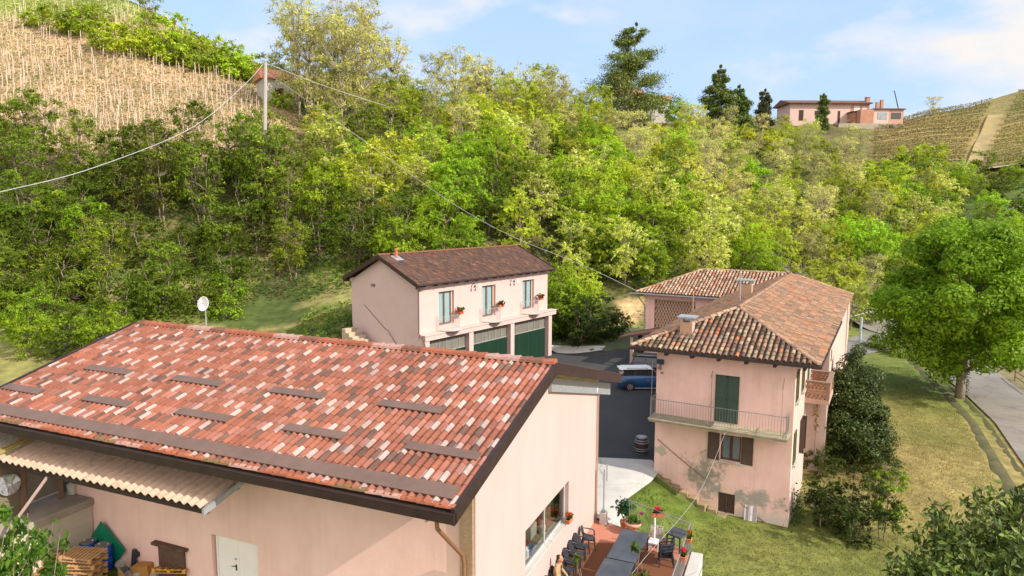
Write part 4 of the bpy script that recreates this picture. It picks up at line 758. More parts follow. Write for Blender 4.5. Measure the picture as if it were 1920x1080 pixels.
# handrail cable on facade, leaning sheet, small leaning plank
mb=MB(); mb.tube([(1.2,1.03,1.75),(2.7,1.02,.75),(3.9,1.02,.0)],.02,5); mb.build('handrail',M('rust_rail',(.25,.16,.11)),hou)
mb=MB(); mb.tube([(5.6,1.03,-.85),(6.4,1.0,-1.35),(7.5,.98,-2.0)],.025,5); mb.build('handrail',M('rust_rail2',(.25,.16,.11)),hou)
mb=MB(); M5=HS.m@Matrix.Translation((6.1,.75,-2.0))@Matrix.Rotation(R(-14),4,'X'); 
vs=[M5@Vector((-.3+.6*i/6,.03*math.sin(i*1.9),z)) for z in (0,.5,1.15) for i in range(7)]; mb.add(vs,[(r*7+i,r*7+i+1,r*7+i+8,r*7+i+7) for r in range(2) for i in range(6)]); o=mb.build('plastic_sheet',M('sheet_lilac',(.42,.38,.40),(.5,.46,.46),3)); o.modifiers.new('s','SOLIDIFY').thickness=.03; tag(o,'pale lilac sheet leaning against the cellar wall beside the wooden grate','sheet')
# side windows
for v0,v1,z0,z1,nm in ((1.45,2.25,4.6,6.1,0),(3.9,4.75,4.55,6.1,0),(1.55,2.35,1.42,3.0,0)):
    mb=MB(); mb.box(7.84,7.88,v0,v1,z0,z1); mb.box(7.88,7.91,v0,v0+.05,z0,z1); mb.box(7.88,7.91,v1-.05,v1,z0,z1); mb.box(7.88,7.91,(v0+v1)/2-.03,(v0+v1)/2+.03,z0,z1)
    s=mb.build('side_window',M('olive_shutter',(.14,.15,.07),(.1,.115,.055),5),hou); mb=MB(); mb.box(7.84,8.0,v0-.08,v1+.08,z0-.12,z0-.02); mb.build('sill',CONC,s)
mb=MB(); mb.box(7.84,7.86,4.3,5.1,1.2,2.9); s=mb.build('side_window',GLASS,hou)
for v in (4.25,5.15): mb=MB(); mb.box(7.86,8.08,v-.02,v+.02,1.15,2.95); mb.build('shutter',BRS,s)
mb=MB(); mb.box(7.84,7.87,6.7,7.6,3.75,5.9); mb.build('side_door',GREENSH,hou)
mb=MB(); mb.box(7.5,7.53,7.5,8.5,-.6,1.6); mb.build('cellar_door',DARKWOOD,hou)
mb=MB(); mb.box(8.72,8.75,10.6,10.9,4.9,5.6); mb.box(8.72,8.76,11.6,12.4,.2,1.5); mb.build('slit_window',GLASS,hou)
# side balcony of brick lattice
bal=MB(); bal.box(7.84,9.05,5.95,8.75,3.45,3.72); bl=bal.build('lattice_balcony',M('balc_pink',(.55,.36,.28),(.48,.3,.24)),hou)
LB=M('balc_brick',(.40,.19,.10),(.5,.28,.17),9)
for (ax,p0,p1,f) in (('u',7.84,8.95,6.0),('u',7.84,8.95,8.65),('v',6.1,8.6,8.97)):
    mb=MB(); n=int((p1-p0)/.2)
    for r in range(6):
        for k in range(n+1):
            q=p0+.05+k*.2+(r%2)*.1-.05
            if q+.12>p1: continue
            a=(q,q+.12,f-.04,f+.04) if ax=='u' else (f-.04,f+.04,q,q+.12); mb.box(*a,3.72+r*.145,3.72+r*.145+.1)
    for z in (3.80,3.95,4.10,4.25,4.40,4.55): mb.box(*((p0,p1,f-.03,f+.03) if ax=='u' else (f-.03,f+.03,p0,p1)),z,z+.03)
    mb.build('lattice',LB,bl)
mb=MB(); mb.box(8.86,9.05,5.93,6.12,3.72,4.62); mb.box(8.86,9.05,8.55,8.75,3.72,4.62); mb.box(7.84,9.08,5.9,6.14,4.62,4.70); mb.box(8.84,9.08,6.14,8.8,4.62,4.70); mb.box(7.84,8.84,8.56,8.8,4.62,4.70); mb.build('coping',M('coping_brown',(.30,.2,.15),(.24,.16,.13)),bl)
# chimneys
def chimney(u,v,wd,h,brick,zb):
    mb=MB(); mb.box(u-wd/2,u+wd/2,v-.3,v+.3,zb-.4,zb+h); c=mb.build('chimney',brick,hroof); mb=MB(); mb.box(u-wd/2-.14,u+wd/2+.14,v-.42,v+.42,zb+h+.22,zb+h+.30); 
    for a in (-1,1):
        for b in (-1,1): mb.box(u+a*(wd/2-.06)-.05,u+a*(wd/2-.06)+.05,v+b*.22-.05,v+b*.22+.05,zb+h,zb+h+.22)
    mb.build('chimney_cap',ZINC,c); return c
c1=chimney(2.42,1.75,.62,.62,REDBRICK,7.45); mb=MB(); mb.box(1.95,2.9,1.2,2.2,7.36,7.40,M_=Matrix.Translation((0,0,0))@Matrix.Translation((2.4,1.7,7.47))@Matrix.Rotation(math.atan(RS),4,'X')@Matrix.Translation((-2.4,-1.7,-7.36))); mb.build('lead_flashing',ZINC,c1)
chimney(3.1,13.9,.85,.75,REDBRICK,8.15)
mb=MB(); mb.cyl((3.7,8.8,8.2),(3.7,8.8,10.0),.04,n=6); mb.cyl((3.7,8.8,8.18),(3.7,8.8,8.3),.1,n=8); mb.build('metal_flue',ZINC,hroof)
mb=MB(); mb.cyl((.2,11.6,6.7),(.2,11.6,8.4),.05,n=6); mb.build('wooden_pole',M('pole_wood',(.36,.26,.16)),hroof)
# porch at the wing
mb=MB(); M6=Matrix.Translation((-7.6,20.2,3.1)); mb.add([(-8.0,20.0,3.05),(-5.2,20.0,3.75),(-5.2,22.55,3.75),(-8.0,22.55,3.05),(-8.0,20.0,3.2),(-5.2,20.0,3.9),(-5.2,22.55,3.9),(-8.0,22.55,3.2)],[(0,1,2,3)[::-1],(4,5,6,7),(0,1,5,4),(1,2,6,5),(2,3,7,6),(3,0,4,7)]); mb.build('porch_roof',M('porch_tile',(.14,.07,.05),(.1,.05,.04),6),hou)
mb=MB(); mb.box(-7.0,-6.75,20.1,20.35,0,3.3); mb.build('porch_post',M('porch_wood',(.5,.38,.3),(.4,.3,.22)),hou); mb=MB(); mb.box(-6.6,-6.3,20.9,21.2,0,3.4); mb.build('porch_post',DARKWOOD,hou)
mb=MB(); mb.box(-6.1,-2,20.5,22.5,0,2.1); mb.build('porch_annex',REDBRICK,hou)
# steps along the facade
mb=MB(); random.seed(2)
for k in range(8): u=1.0+k*.5; z=-.12-k*.205; mb.box(u,u+.5+random.uniform(-.06,.03),.62+random.uniform(-.1,.1),1.05,z-1.2,z+random.uniform(-.03,.03),M_=Matrix.Translation((u,.8,0))@Matrix.Rotation(random.uniform(-.09,.09),4,'Z')@Matrix.Translation((-u,-.8,0)))
s=mb.build('stone_steps',M('old_steps',(.36,.25,.16),(.16,.17,.06),2.2,.95,.5,12),None,.03); s.matrix_world=HS.m; tag(s,'worn stone steps descending the lawn along the farmhouse front wall','stairs')
mb=MB(); mb.prism([(4.3,.2),(4.9,-.1),(7.9,.1),(7.95,1.05),(4.3,1.05)],-2.3,-1.62); s=mb.build('doorstep',CONC,None,.02); s.matrix_world=HS.m; tag(s,kind='structure'); s.name='doorstep'
# ================= TERRACE =================
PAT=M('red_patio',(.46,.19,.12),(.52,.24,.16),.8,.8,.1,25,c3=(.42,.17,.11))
t=PAT.node_tree; b=t.nodes['Principled BSDF']; src=b.inputs['Base Color'].links[0].from_socket   # darker patch with a round outline
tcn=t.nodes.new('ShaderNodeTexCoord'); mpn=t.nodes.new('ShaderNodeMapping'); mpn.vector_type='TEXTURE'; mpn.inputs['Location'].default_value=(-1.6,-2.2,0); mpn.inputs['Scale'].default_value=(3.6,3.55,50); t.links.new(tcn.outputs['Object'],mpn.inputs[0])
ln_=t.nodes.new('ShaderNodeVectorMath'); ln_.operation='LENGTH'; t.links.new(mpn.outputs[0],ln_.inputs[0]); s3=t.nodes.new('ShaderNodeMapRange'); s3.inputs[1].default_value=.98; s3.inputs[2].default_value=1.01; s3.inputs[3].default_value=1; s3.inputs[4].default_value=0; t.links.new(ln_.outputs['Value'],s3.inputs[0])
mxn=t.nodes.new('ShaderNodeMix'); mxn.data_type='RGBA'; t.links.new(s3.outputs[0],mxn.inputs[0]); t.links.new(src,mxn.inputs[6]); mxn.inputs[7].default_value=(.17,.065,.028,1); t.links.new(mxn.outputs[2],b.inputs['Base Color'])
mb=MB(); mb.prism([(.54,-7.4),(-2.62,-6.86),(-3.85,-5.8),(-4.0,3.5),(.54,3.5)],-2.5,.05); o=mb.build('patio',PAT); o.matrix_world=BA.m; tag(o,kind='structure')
mb=MB(); mb.prism([(-3.85,-6.1),(-3.87,3.5),(-4.35,3.5),(-4.3,-6.1)],-3.0,.1); o=mb.build('retaining_wall',CONCP,None,.02); o.matrix_world=BA.m; tag(o,'low pale concrete retaining wall on the lawn side of the red terrace','wall')
mb=MB(); mb.prism([(-4.3,-5.9),(-4.35,-5.5),(-9.5,-1.5),(-9.8,-1.9)],-3.4,-.9); o=mb.build('garden_kerb',M('mossy_kerb',(.3,.25,.14),(.2,.19,.09),3,.95,.4,10),None,.03); o.matrix_world=BA.m; tag(o,'mossy stone kerb running down the lawn from the terrace corner','kerb')
# chair prototype (one-piece garden armchair)
def make_chair(label,loc,rz,group='dark plastic chairs along the barn wall',mat=BLACKPL):
    e=empty('plastic_chair',loc,rz,label,'chair',group)
    mb=MB(); n=6
    sv=[(x,y,z) for (y,z,w_) in ((-.24,.42,.25),(0,.40,.24),(.22,.42,.22)) for x in (-w_,-w_/3,w_/3,w_)]
    mb.add([(x,y,z+(.012 if abs(x)>.2 else -.01)) for x,y,z in sv]+[(x,y,z-.03) for x,y,z in sv],[(r*4+i,r*4+i+1,r*4+i+5,r*4+i+4) for r in range(2) for i in range(3)]+[(12+r*4+i+4,12+r*4+i+5,12+r*4+i+1,12+r*4+i) for r in range(2) for i in range(3)]+[(0,12,13,1),(1,13,14,2),(2,14,15,3)]); mb.build('seat',mat,e)
    mb=MB(); R_=[(.21,.42,.205),(.25,.55,.23),(.28,.70,.24),(.31,.82,.20),(.32,.88,.10)]; vs=[]
    for y,z,w_ in R_:
        for k in range(7): a=-1+2*k/6; vs.append((a*w_,y-.05*a*a+.0,z))
    vs2=[(x,y+.022,z) for x,y,z in vs]; fs=[(r*7+k,r*7+k+1,r*7+k+8,r*7+k+7) for r in range(4) for k in range(6)]; m=len(vs); mb.add(vs+vs2,fs+[tuple(m+i for i in f)[::-1] for f in fs]+[(28+k,29+k,m+29+k,m+28+k) for k in range(6)]+[(r*7,r*7+7,m+r*7+7,m+r*7) for r in range(4)]+[(r*7+6,m+r*7+6,m+r*7+13,r*7+13) for r in range(4)]); mb.build('backrest',mat,e,smooth=False)
    for s in (-1,1):
        mb=MB(); mb.tube([(s*.20,.30,.74),(s*.27,.10,.68),(s*.28,-.16,.64),(s*.27,-.22,.60),(s*.27,-.24,.40)],.028,6); mb.build('armrest',mat,e)
        mb=MB(); mb.cyl((s*.23,-.22,.42),(s*.27,-.27,0),.035,.025,6); mb.build('leg',mat,e); mb=MB(); mb.cyl((s*.20,.21,.42),(s*.24,.30,0),.035,.025,6); mb.build('leg',mat,e)
    return e
# local -y faces away from backrest ; on BA frame the wall is at +u : face -u
FACE=BA.rz-math.pi/2
CH_=[(.13,-4.9,.30,'dark plastic armchair farthest along the barn wall, turned slightly outward'),(.2,-4.1,.0,'second dark plastic armchair from the far end of the barn wall row'),(.2,-3.45,0,'third dark plastic armchair from the far end of the barn wall row'),(.2,-2.8,0.05,'fourth dark plastic armchair from the far end of the barn wall row'),(.2,-2.1,-.04,'dark plastic armchair just beyond the seated man'),(.2,-1.3,0,'dark plastic armchair the man sits on'),(.2,-.6,.0,'dark plastic armchair on the near side of the seated man'),(.2,.05,.1,'nearest dark plastic armchair of the barn wall row, partly cut off')]
ch0=None
for i,(u,v,a,lab) in enumerate(CH_):
    if ch0 is None: ch0=make_chair(lab,BA.w(u,v,.05),FACE+a)
    else: c=copy_tree(ch0); c.location=BA.w(u,v,.05); c.rotation_euler=(0,0,FACE+a); c['label']=lab
for k in range(3):
    c=copy_tree(ch0); c.location=BA.w(-3.05,-4.75,.05+k*.13); c.rotation_euler=(0,0,BA.rz+math.pi/2+.25); c['label']=['lowest chair of the stack beside the railing','middle chair of the stack beside the railing','top chair of the stack beside the railing'][k]; c['group']='stacked dark chairs beside the railing'
TAB=M('table_plastic',(.035,.042,.056),(.075,.085,.10),1.3,.45,detail=6,spec=.5)
def table(loc,rz,lx,ly,h,label,group=None):
    e=empty('garden_table',loc,rz,label,'table',group); mb=MB(); mb.box(-lx/2,lx/2,-ly/2,ly/2,h-.03,h); mb.box(-lx/2+.03,lx/2-.03,-ly/2+.03,ly/2-.03,h-.09,h-.03); mb.build('table_top',TAB,e,.012)
    for a in (-1,1):
        for b_ in (-1,1): mb=MB(); mb.cyl((a*(lx/2-.06),b_*(ly/2-.06),h-.05),(a*(lx/2-.05),b_*(ly/2-.05),0),.04,.03,8); mb.build('leg',BLACKPL,e)
    return e
table(BA.w(-1.66,-4.35,.05),BA.rz,1.12,2.5,.72,'dark garden table at the far end of the terrace row','garden tables in a row on the terrace')
table(BA.w(-1.62,-1.78,.05),BA.rz,1.14,2.5,.72,'nearer dark garden table of the row, at the bottom of the picture','garden tables in a row on the terrace')
table(BA.w(-3.25,-6.2,.05),BA.rz-.35,.7,.75,.72,'small square dark table in the terrace corner by the railing')
# railing along two sides
rail=empty('terrace_railing',(BA.x,BA.y,0),BA.rz,'thin metal railing with vertical bars round the red terrace','railing')
def railrun(pts,h,name,sp=.14):
    mb=MB()
    for a,b in zip(pts,pts[1:]):
        a=Vector(a);b=Vector(b); n=max(1,int((b-a).length/sp))
        mb.cyl(a+Vector((0,0,h)),b+Vector((0,0,h)),.022,n=6); mb.cyl(a+Vector((0,0,.1)),b+Vector((0,0,.1)),.015,n=6)
        for k in range(n+1): p=a+(b-a)*k/n; mb.cyl(p+Vector((0,0,.1)),p+Vector((0,0,h)),.009,n=4)
    return mb.build(name,M('rail_grey',(.22,.24,.26),(.3,.31,.32),5,.5,metal=.3),rail)
railrun([(-.98,-7.25,.05),(-3.78,-6.05,.05)],1.25,'railing_panel'); railrun([(-3.78,-6.05,.05),(-3.8,3.4,.05)],1.25,'railing_panel')
for p in ((-.98,-7.25),(-3.78,-6.05),(-3.79,-3.5),(-3.8,-1.0)): mb=MB(); mb.box(p[0]-.035,p[0]+.035,p[1]-.035,p[1]+.035,0,1.3); mb.build('post',RAILM,rail)
def clump(name,parent,n,rad,cen,size,cols,mat=LEAF,seed=0):
    rg=np.random.default_rng(seed); P=rg.normal(0,.5,(n,3))*rad+cen; a=rg.normal(0,1,(n,3)); a/=np.linalg.norm(a,axis=1)[:,None]; b_=np.cross(a,rg.normal(0,1,(n,3))); b_/=np.linalg.norm(b_,axis=1)[:,None]
    s=size*rg.uniform(.6,1.3,(n,1)); V=np.stack([P-a*s,P-b_*s*.55,P+a*s,P+b_*s*.55],1).reshape(-1,3); c=np.array(cols)[rg.integers(0,len(cols),n)]*rg.uniform(.75,1.25,(n,1))
    o=bpy.data.objects.new(name,fastmesh(name,V,4,c,mat)); col.objects.link(o); o.parent=parent; return o
GR=[(.06,.14,.02),(.09,.18,.03),(.05,.11,.02)]
def planter(loc,rz,lab,fc,group,sz=(.5,.18,.17)):
    e=empty('flower_box',loc,rz,lab,'flower box',group); mb=MB(); mb.box(-sz[0]/2,sz[0]/2,-sz[1]/2,sz[1]/2,0,sz[2]); mb.box(-sz[0]/2-.015,sz[0]/2+.015,-sz[1]/2-.015,sz[1]/2+.015,sz[2]-.03,sz[2]); mb.build('box',TERRA,e,.01)
    clump('leaves',e,80,(sz[0]*.35,.1,.08),(0,0,sz[2]+.08),.06,GR,seed=len(lab)); clump('flowers',e,36,(sz[0]*.25,.08,.07),(.05,0,sz[2]+.2),.06,fc,seed=len(lab)+1); return e
RD=[(.75,.02,.02),(.65,.03,.05)]; YL=[(.7,.35,.02),(.75,.5,.03),(.6,.2,.02)]; PK=[(.75,.12,.3),(.7,.2,.4)]
g_='flower boxes hung on the terrace railing'
p=BA.on(1233,958,(.394,.919,0),-7.05); planter(BA.w(-2.35,-6.75,1.02),BA.rz+.4,'terracotta box with red geraniums on the far stretch of the railing',RD,g_)
planter(BA.w(-3.9,-4.95,1.12),BA.rz+math.pi/2,'terracotta box with orange and yellow pansies on the railing',YL,g_)
planter(BA.w(-3.9,-3.55,1.08),BA.rz+math.pi/2,'terracotta box with bright red geraniums on the railing above the retaining wall',RD,g_)
planter(BA.w(.42,-3.12,1.86),BA.rz+math.pi/2,'terracotta box with red and orange flowers on the barn window sill',RD+YL,'window sill planters',(.45,.18,.17))
urn=empty('flower_urn',BA.w(-1.3,-6.75,.05),0,'wide terracotta footed urn with green plant and a pink bloom','urn'); mb=MB(); mb.lathe([(.17,0),(.18,.04),(.08,.12),(.09,.2),(.22,.3),(.34,.42),(.38,.52),(.35,.55),(.3,.5)],24); mb.build('urn',M('urn_clay',(.62,.36,.26),(.5,.28,.2),5),urn,smooth=True)
clump('leaves',urn,160,(.26,.26,.14),(0,0,.64),.07,GR+[(.02,.08,.02)],seed=5); clump('flowers',urn,26,(.08,.08,.05),(.33,-.02,.92),.06,PK,seed=6)
pl=empty('leafy_plant',BA.w(-.78,-7.3,.05),0,'tall dark leafy plant behind the footed urn at the apron edge','plant'); mb=MB(); mb.lathe([(.15,0),(.2,.25)],12); mb.build('pot',TERRA,pl); mb=MB(); [mb.cyl((0,0,.2),(math.cos(a)*.3,math.sin(a)*.3,.9),.015,n=4) for a in (0,1.3,2.6,3.9,5.2)]; mb.build('stem',BARK,pl); clump('leaves',pl,200,(.35,.35,.35),(0,0,.85),.10,[(.03,.11,.03),(.05,.14,.03),(.02,.07,.04)],seed=8)
# concrete blocks and white stand
def block(u,v,z,a,lab,s=(.4,.2,.2)):
    e=empty('concrete_block',BA.w(u,v,z),BA.rz+a,lab,'concrete block','concrete blocks on the terrace'); mb=MB(); x,y,h=s
    mb.box(-x/2,x/2,-y/2,-y/2+.035,0,h); mb.box(-x/2,x/2,y/2-.035,y/2,0,h)
    for q in (-x/2,-.02,x/2-.04): mb.box(q,q+.04,-y/2+.035,y/2-.035,0,h)
    mb.build('shell',CONC,e,.005)
block(-2.35,-6.55,.05,.3,'grey hollow block at the bottom of the pile by the railing',(.5,.25,.3)); block(-2.35,-6.55,.36,.1,'grey hollow block on top of the pile by the railing',(.5,.25,.3)); block(-2.05,-6.0,.05,-.2,'small grey block beside the dark table end')
e=empty('parasol_stand',BA.w(-2.4,-5.75,.05),BA.rz,'white parasol stand with an empty tube beside the grey blocks','parasol stand'); mb=MB(); mb.box(-.22,.22,-.22,.22,.32,.38); [mb.box(a-.02,a+.02,b_-.02,b_+.02,0,.32) for a in (-.18,.18) for b_ in (-.18,.18)]; mb.build('base',WHITE,e,.01); mb=MB(); mb.cyl((0,0,.38),(0,0,1.35),.035,n=10); mb.build('tube',WHITE,e)
# tap pipe and small bin at barn corner
e=empty('water_tap_post',BA.w(.12,-7.15,.05),BA.rz,'thin dark tap post standing in a concrete block at the barn corner','tap post'); mb=MB(); mb.cyl((0,0,.3),(0,0,2.5),.035,n=8); mb.cyl((-.12,0,2.0),(-.12,0,2.75),.03,n=8); mb.build('pipe',ZINC,e); mb=MB(); mb.box(-.14,.14,-.14,.14,0,.55); mb.build('block',CONC,e,.01); mb=MB(); mb.lathe([(.08,.55),(.1,.6),(.05,.72)],10); mb.build('cap',M('bluegrey',(.3,.36,.42)),e)
# wine barrel
wb=empty('wine_barrel',G(1204,853,0.1)+Vector((0,.25,0)),.3,'dark old wine barrel with pale hoops standing in the yard','barrel'); mb=MB(); pr=[(.29,0),(.34,.15),(.375,.35),(.385,.5),(.375,.65),(.34,.85),(.30,1.0),(.27,1.0),(.27,.95),(.02,.95)]; mb.lathe(pr,28); mb.build('staves',M('barrel_oak',(.035,.025,.022),(.06,.04,.03),8,.6,.2,20,stretch=(1,1,.2)),wb,smooth=False)
for z,r in ((.04,.303),(.2,.353),(.33,.374),(.67,.376),(.80,.355),(.95,.31)): mb=MB(); mb.lathe([(r,z),(r+.008,z),(r+.008,z+.045),(r,z+.045)],28); mb.build('hoop',ZINC,wb)
# ================= cars =================
def car(loc,rz,label,paint,roofm,scale=1,group=None):
    e=empty('car',loc,rz,label,'car',group); L=2.05
    # stations x, half width, z sill, z shoulder
    st=[(-2.05,.70,.42,.86),(-1.98,.84,.30,1.04),(-1.75,.89,.24,1.08),(-1.0,.91,.22,1.09),(0,.91,.22,1.07),(1.0,.91,.22,1.02),(1.55,.88,.24,.92),(1.9,.80,.30,.80),(2.05,.66,.42,.66)]
    mb=MB(); vs=[]
    for x,h,z0,z1 in st: vs+=[(x,-h*.9,z0),(x,-h,z0+.15),(x,-h,(z0+z1)/2+.05),(x,-h*.93,z1),(x,0,z1+.05),(x,h*.93,z1),(x,h,(z0+z1)/2+.05),(x,h,z0+.15),(x,h*.9,z0)]
    n=9; fs=[(i*n+k,i*n+k+1,(i+1)*n+k+1,(i+1)*n+k) for i in range(len(st)-1) for k in range(8)]+[(i*n+8,i*n,(i+1)*n,(i+1)*n+8) for i in range(len(st)-1)]+[tuple(range(9))[::-1],tuple(range(8*n,9*n))]
    mb.add(vs,fs); body=mb.build('body',paint,e,smooth=True)
    mb=MB(); gsn=[(-1.92,.74,1.02),(-1.62,.68,1.46),(.25,.66,1.48),(1.0,.76,1.0)]   # glasshouse
    vs=[(-1.95,-.80,1.0),(-1.62,-.66,1.43),(.30,-.64,1.45),(1.05,-.78,.97)]; vs+=[(x,-y,z) for x,y,z in vs]; mb.add(vs,[(0,3,2,1),(4,5,6,7),(0,1,5,4),(2,3,7,6),(1,2,6,5)]); gh_=mb.build('windows',glassmat('car_glass',(.012,.018,.022),.05),e)
    mb=MB(); vs=[(-1.82,.62,1.47),(-1.70,.66,1.53),(.1,.64,1.55),(.36,.58,1.49)]; P=[]
    for x,y,z in vs: P+=[(x,-y,z-.03),(x,-y*.9,z+.01),(x,0,z+.035),(x,y*.9,z+.01),(x,y,z-.03)]
    mb.add(P,[(i*5+k,i*5+k+1,i*5+k+6,i*5+k+5) for i in range(3) for k in range(4)]); mb.box(-1.98,-1.74,-.58,.58,1.46,1.50); mb.build('roof_panel',roofm,e,smooth=False)
    for y in (-.6,.6): mb=MB(); mb.tube([(-1.5,y,1.52),(-1.4,y,1.59),(-.1,y,1.60),(.02,y,1.53)],.018,5); mb.build('roof_rail',BLACKPL if roofm is not paint else ZINC,e)
    for y0,y1 in ((-.80,-.63),(.80,.63)):
        for xb,xt in ((-.95,-.9),(.05,.02)): mb=MB(); s=1 if y0>0 else -1; mb.add([(xb-.04,y0+.012*s,.99),(xb+.04,y0+.012*s,.99),(xt+.04,y1+.014*s,1.47),(xt-.04,y1+.014*s,1.47)],[(0,1,2,3)]); mb.build('window_pillar',BLACKPL,e)
    for s in (-1,1):
        for x in (-1.28,1.32):
            Mw=Matrix.Translation((x,s*.84,.34))@Matrix.Rotation(R(90),4,'X'); mb=MB(); mb.lathe([(.20,-.11),(.33,-.11),(.345,-.06),(.345,.06),(.33,.11),(.20,.11)],24,M_=Mw); wh=mb.build('wheel',M('tyre',(.012,.012,.013),(.02,.02,.02)),e,smooth=False)
            mb=MB(); q=s*.045; mb.lathe([(.05,-.1),(.06,-.1)],8,M_=Mw)
            for k in range(8):
                a=k*math.pi/4
                for da in (0,): c_,s_=math.cos(a),math.sin(a); yy=s*.962; mb.add([(x+c_*.04-s_*.035,yy,.34+s_*.04+c_*.035),(x+c_*.04+s_*.035,yy,.34+s_*.04-c_*.035),(x+c_*.235+s_*.025,yy,.34+s_*.235-c_*.025),(x+c_*.235-s_*.025,yy,.34+s_*.235+c_*.025)],[(0,1,2,3)])
            mb.lathe([(.235,-.112),(.25,-.116),(.25,-.10),(.235,-.10)],24,M_=Mw) if 0 else None; mb.build('rim',M('alloy',(.6,.6,.6),(.5,.5,.5),3,.25,metal=.7),wh)
            mb=MB(); P=[]
            for k in range(13): a=math.pi*k/12; P+=[(x+math.cos(a)*.385,s*.915,.36+math.sin(a)*.385),(x+math.cos(a)*.44,s*.922,.36+math.sin(a)*.44)]
            mb.add(P,[(2*k,2*k+1,2*k+3,2*k+2) for k in range(12)]); mb.build('wheel_arch',BLACKPL,e)
        mb=MB(); mb.box(-1.0,1.0,s*.90-.03,s*.90+.03,.20,.27); mb.build('sill_trim',ZINC,e); mb=MB(); mb.box(.62,.82,s*.93-.12,s*.93+.12,.98,1.12); mb.build('mirror',WHITE if roofm is not paint else paint,e,.03)
        mb=MB(); mb.box(-.12,.02,s*.915-.015,s*.915+.015,.80,.83); mb.build('door_handle',ZINC,e)
        mb=MB(); mb.box(-2.03,-1.93,s*.78-.08,s*.78+.08,.78,.96); mb.build('tail_light',M('tail_red',(.3,.01,.01),(.35,.02,.02),3,.3),e,.02)
        mb=MB(); mb.box(1.84,1.93,s*.62-.12,s*.62+.12,.66,.8); mb.build('headlight',ZINC,e,.03)
    return e
BLUE=M('blue_paint',(.004,.06,.17),(.005,.07,.19),2,.25,spec=.7); NAVY=M('navy_paint',(.012,.018,.045),(.014,.02,.05),2,.2,spec=.7)
cp=G(1213,738,1.15); 
car((9.5,47.3,1.22),.02,'blue compact car with a white roof parked beside the farmhouse',BLUE,WHITE,group='cars parked beside the farmhouse')
car((11.2,50.9,1.25),-.35,'dark navy car mostly hidden behind the blue and white one',NAVY,NAVY,group='cars parked beside the farmhouse')
# ================= seated man =================
def skinbody(name,V,E,rad,mat,parent,sub=2,root=0):
    me=bpy.data.meshes.new(name); me.from_pydata(V,E,[]); o=bpy.data.objects.new(name,me); col.objects.link(o); o.parent=parent
    sk=o.modifiers.new('skin','SKIN'); 
    if not me.skin_vertices: 
        bpy.context.view_layer.objects.active=o
        me.attributes  # skin layer is created with the modifier in the UI; make it by hand
    return o,me,sk
def tubebody(mb,pts,rads,n=10,c=None,flat=1.0):
    """smooth tapered limb: rings joined, closed at both ends"""
    P=[Vector(p) for p in pts]; rings=[]; M0=None; up=Vector((0,0,1))
    for i,p in enumerate(P):
        d=(P[min(i+1,len(P)-1)]-P[max(i-1,0)]).normalized(); a=(Vector((1,0,0)) if abs(d.x)<.8 else Vector((0,1,0))); a=(a-d*a.dot(d)).normalized(); b_=d.cross(a)
        r=rads[i]; rx,ry=(r if isinstance(r,tuple) else (r,r)); rings.append([p+a*math.cos(t)*rx+b_*math.sin(t)*ry for t in [2*math.pi*k/n for k in range(n)]])
    vs=[q for r in rings for q in r]; m=len(rings); fs=[(j*n+i,j*n+(i+1)%n,(j+1)*n+(i+1)%n,(j+1)*n+i) for j in range(m-1) for i in range(n)]+[tuple(range(n))[::-1],tuple((m-1)*n+i for i in range(n))]
    mb.add(vs,fs,c)
man=empty('person',BA.w(.18,-1.3,.05),FACE,'dark-haired man in a tan jacket sitting against the barn wall, hands together on his lap','person')
SKIN=M('skin',(.50,.25,.15),(.46,.22,.13),8,.6); JACK=M('tan_jacket',(.42,.29,.15),(.36,.24,.12),6,.9,.2,40); TROU=M('dark_trousers',(.03,.028,.035),(.045,.04,.045),6,.9); HAIR=M('dark_hair',(.018,.014,.014),(.035,.028,.025),12,.7); SHIRT=M('maroon_shirt',(.05,.015,.02),(.07,.02,.03),5,.9)
def fuse(mb,name,mat,parent,vox=.012):
    o=mb.build(name,mat,parent,smooth=True); r=o.modifiers.new('r','REMESH'); r.mode='VOXEL'; r.voxel_size=vox; r.use_smooth_shade=True; s=o.modifiers.new('s','SMOOTH'); s.iterations=4; return o
# body (skin): neck, head, hands
mb=MB(); tubebody(mb,[(0,.02,1.06),(0,.0,1.12),(0,-.01,1.20)],[.065,.058,.06],12)
tubebody(mb,[(0,-.035,1.155),(0,-.04,1.19),(0,-.035,1.25),(0,-.025,1.31),(0,-.01,1.36),(0,0,1.395)],[(.035,.05),(.062,.08),(.074,.098),(.078,.103),(.068,.09),(.03,.045)],14)
mb.add([(-.018,-.135,1.245),(.018,-.135,1.245),(0,-.165,1.25),(0,-.125,1.30)],[(0,1,2),(0,2,3),(1,3,2),(0,3,1)])   # nose
tubebody(mb,[(-.025,-.125,1.212),(.025,-.125,1.212)],[.01,.01],6)   # lips
for s in (-1,1): tubebody(mb,[(s*.078,-.01,1.24),(s*.086,-.005,1.275)],[(.012,.02),(.012,.024)],8)
tubebody(mb,[(0,.10,.46),(0,.09,.70),(0,.06,.90),(0,.03,1.02),(0,.02,1.10)],[(.16,.11),(.15,.10),(.17,.11),(.12,.08),(.06,.06)],14)
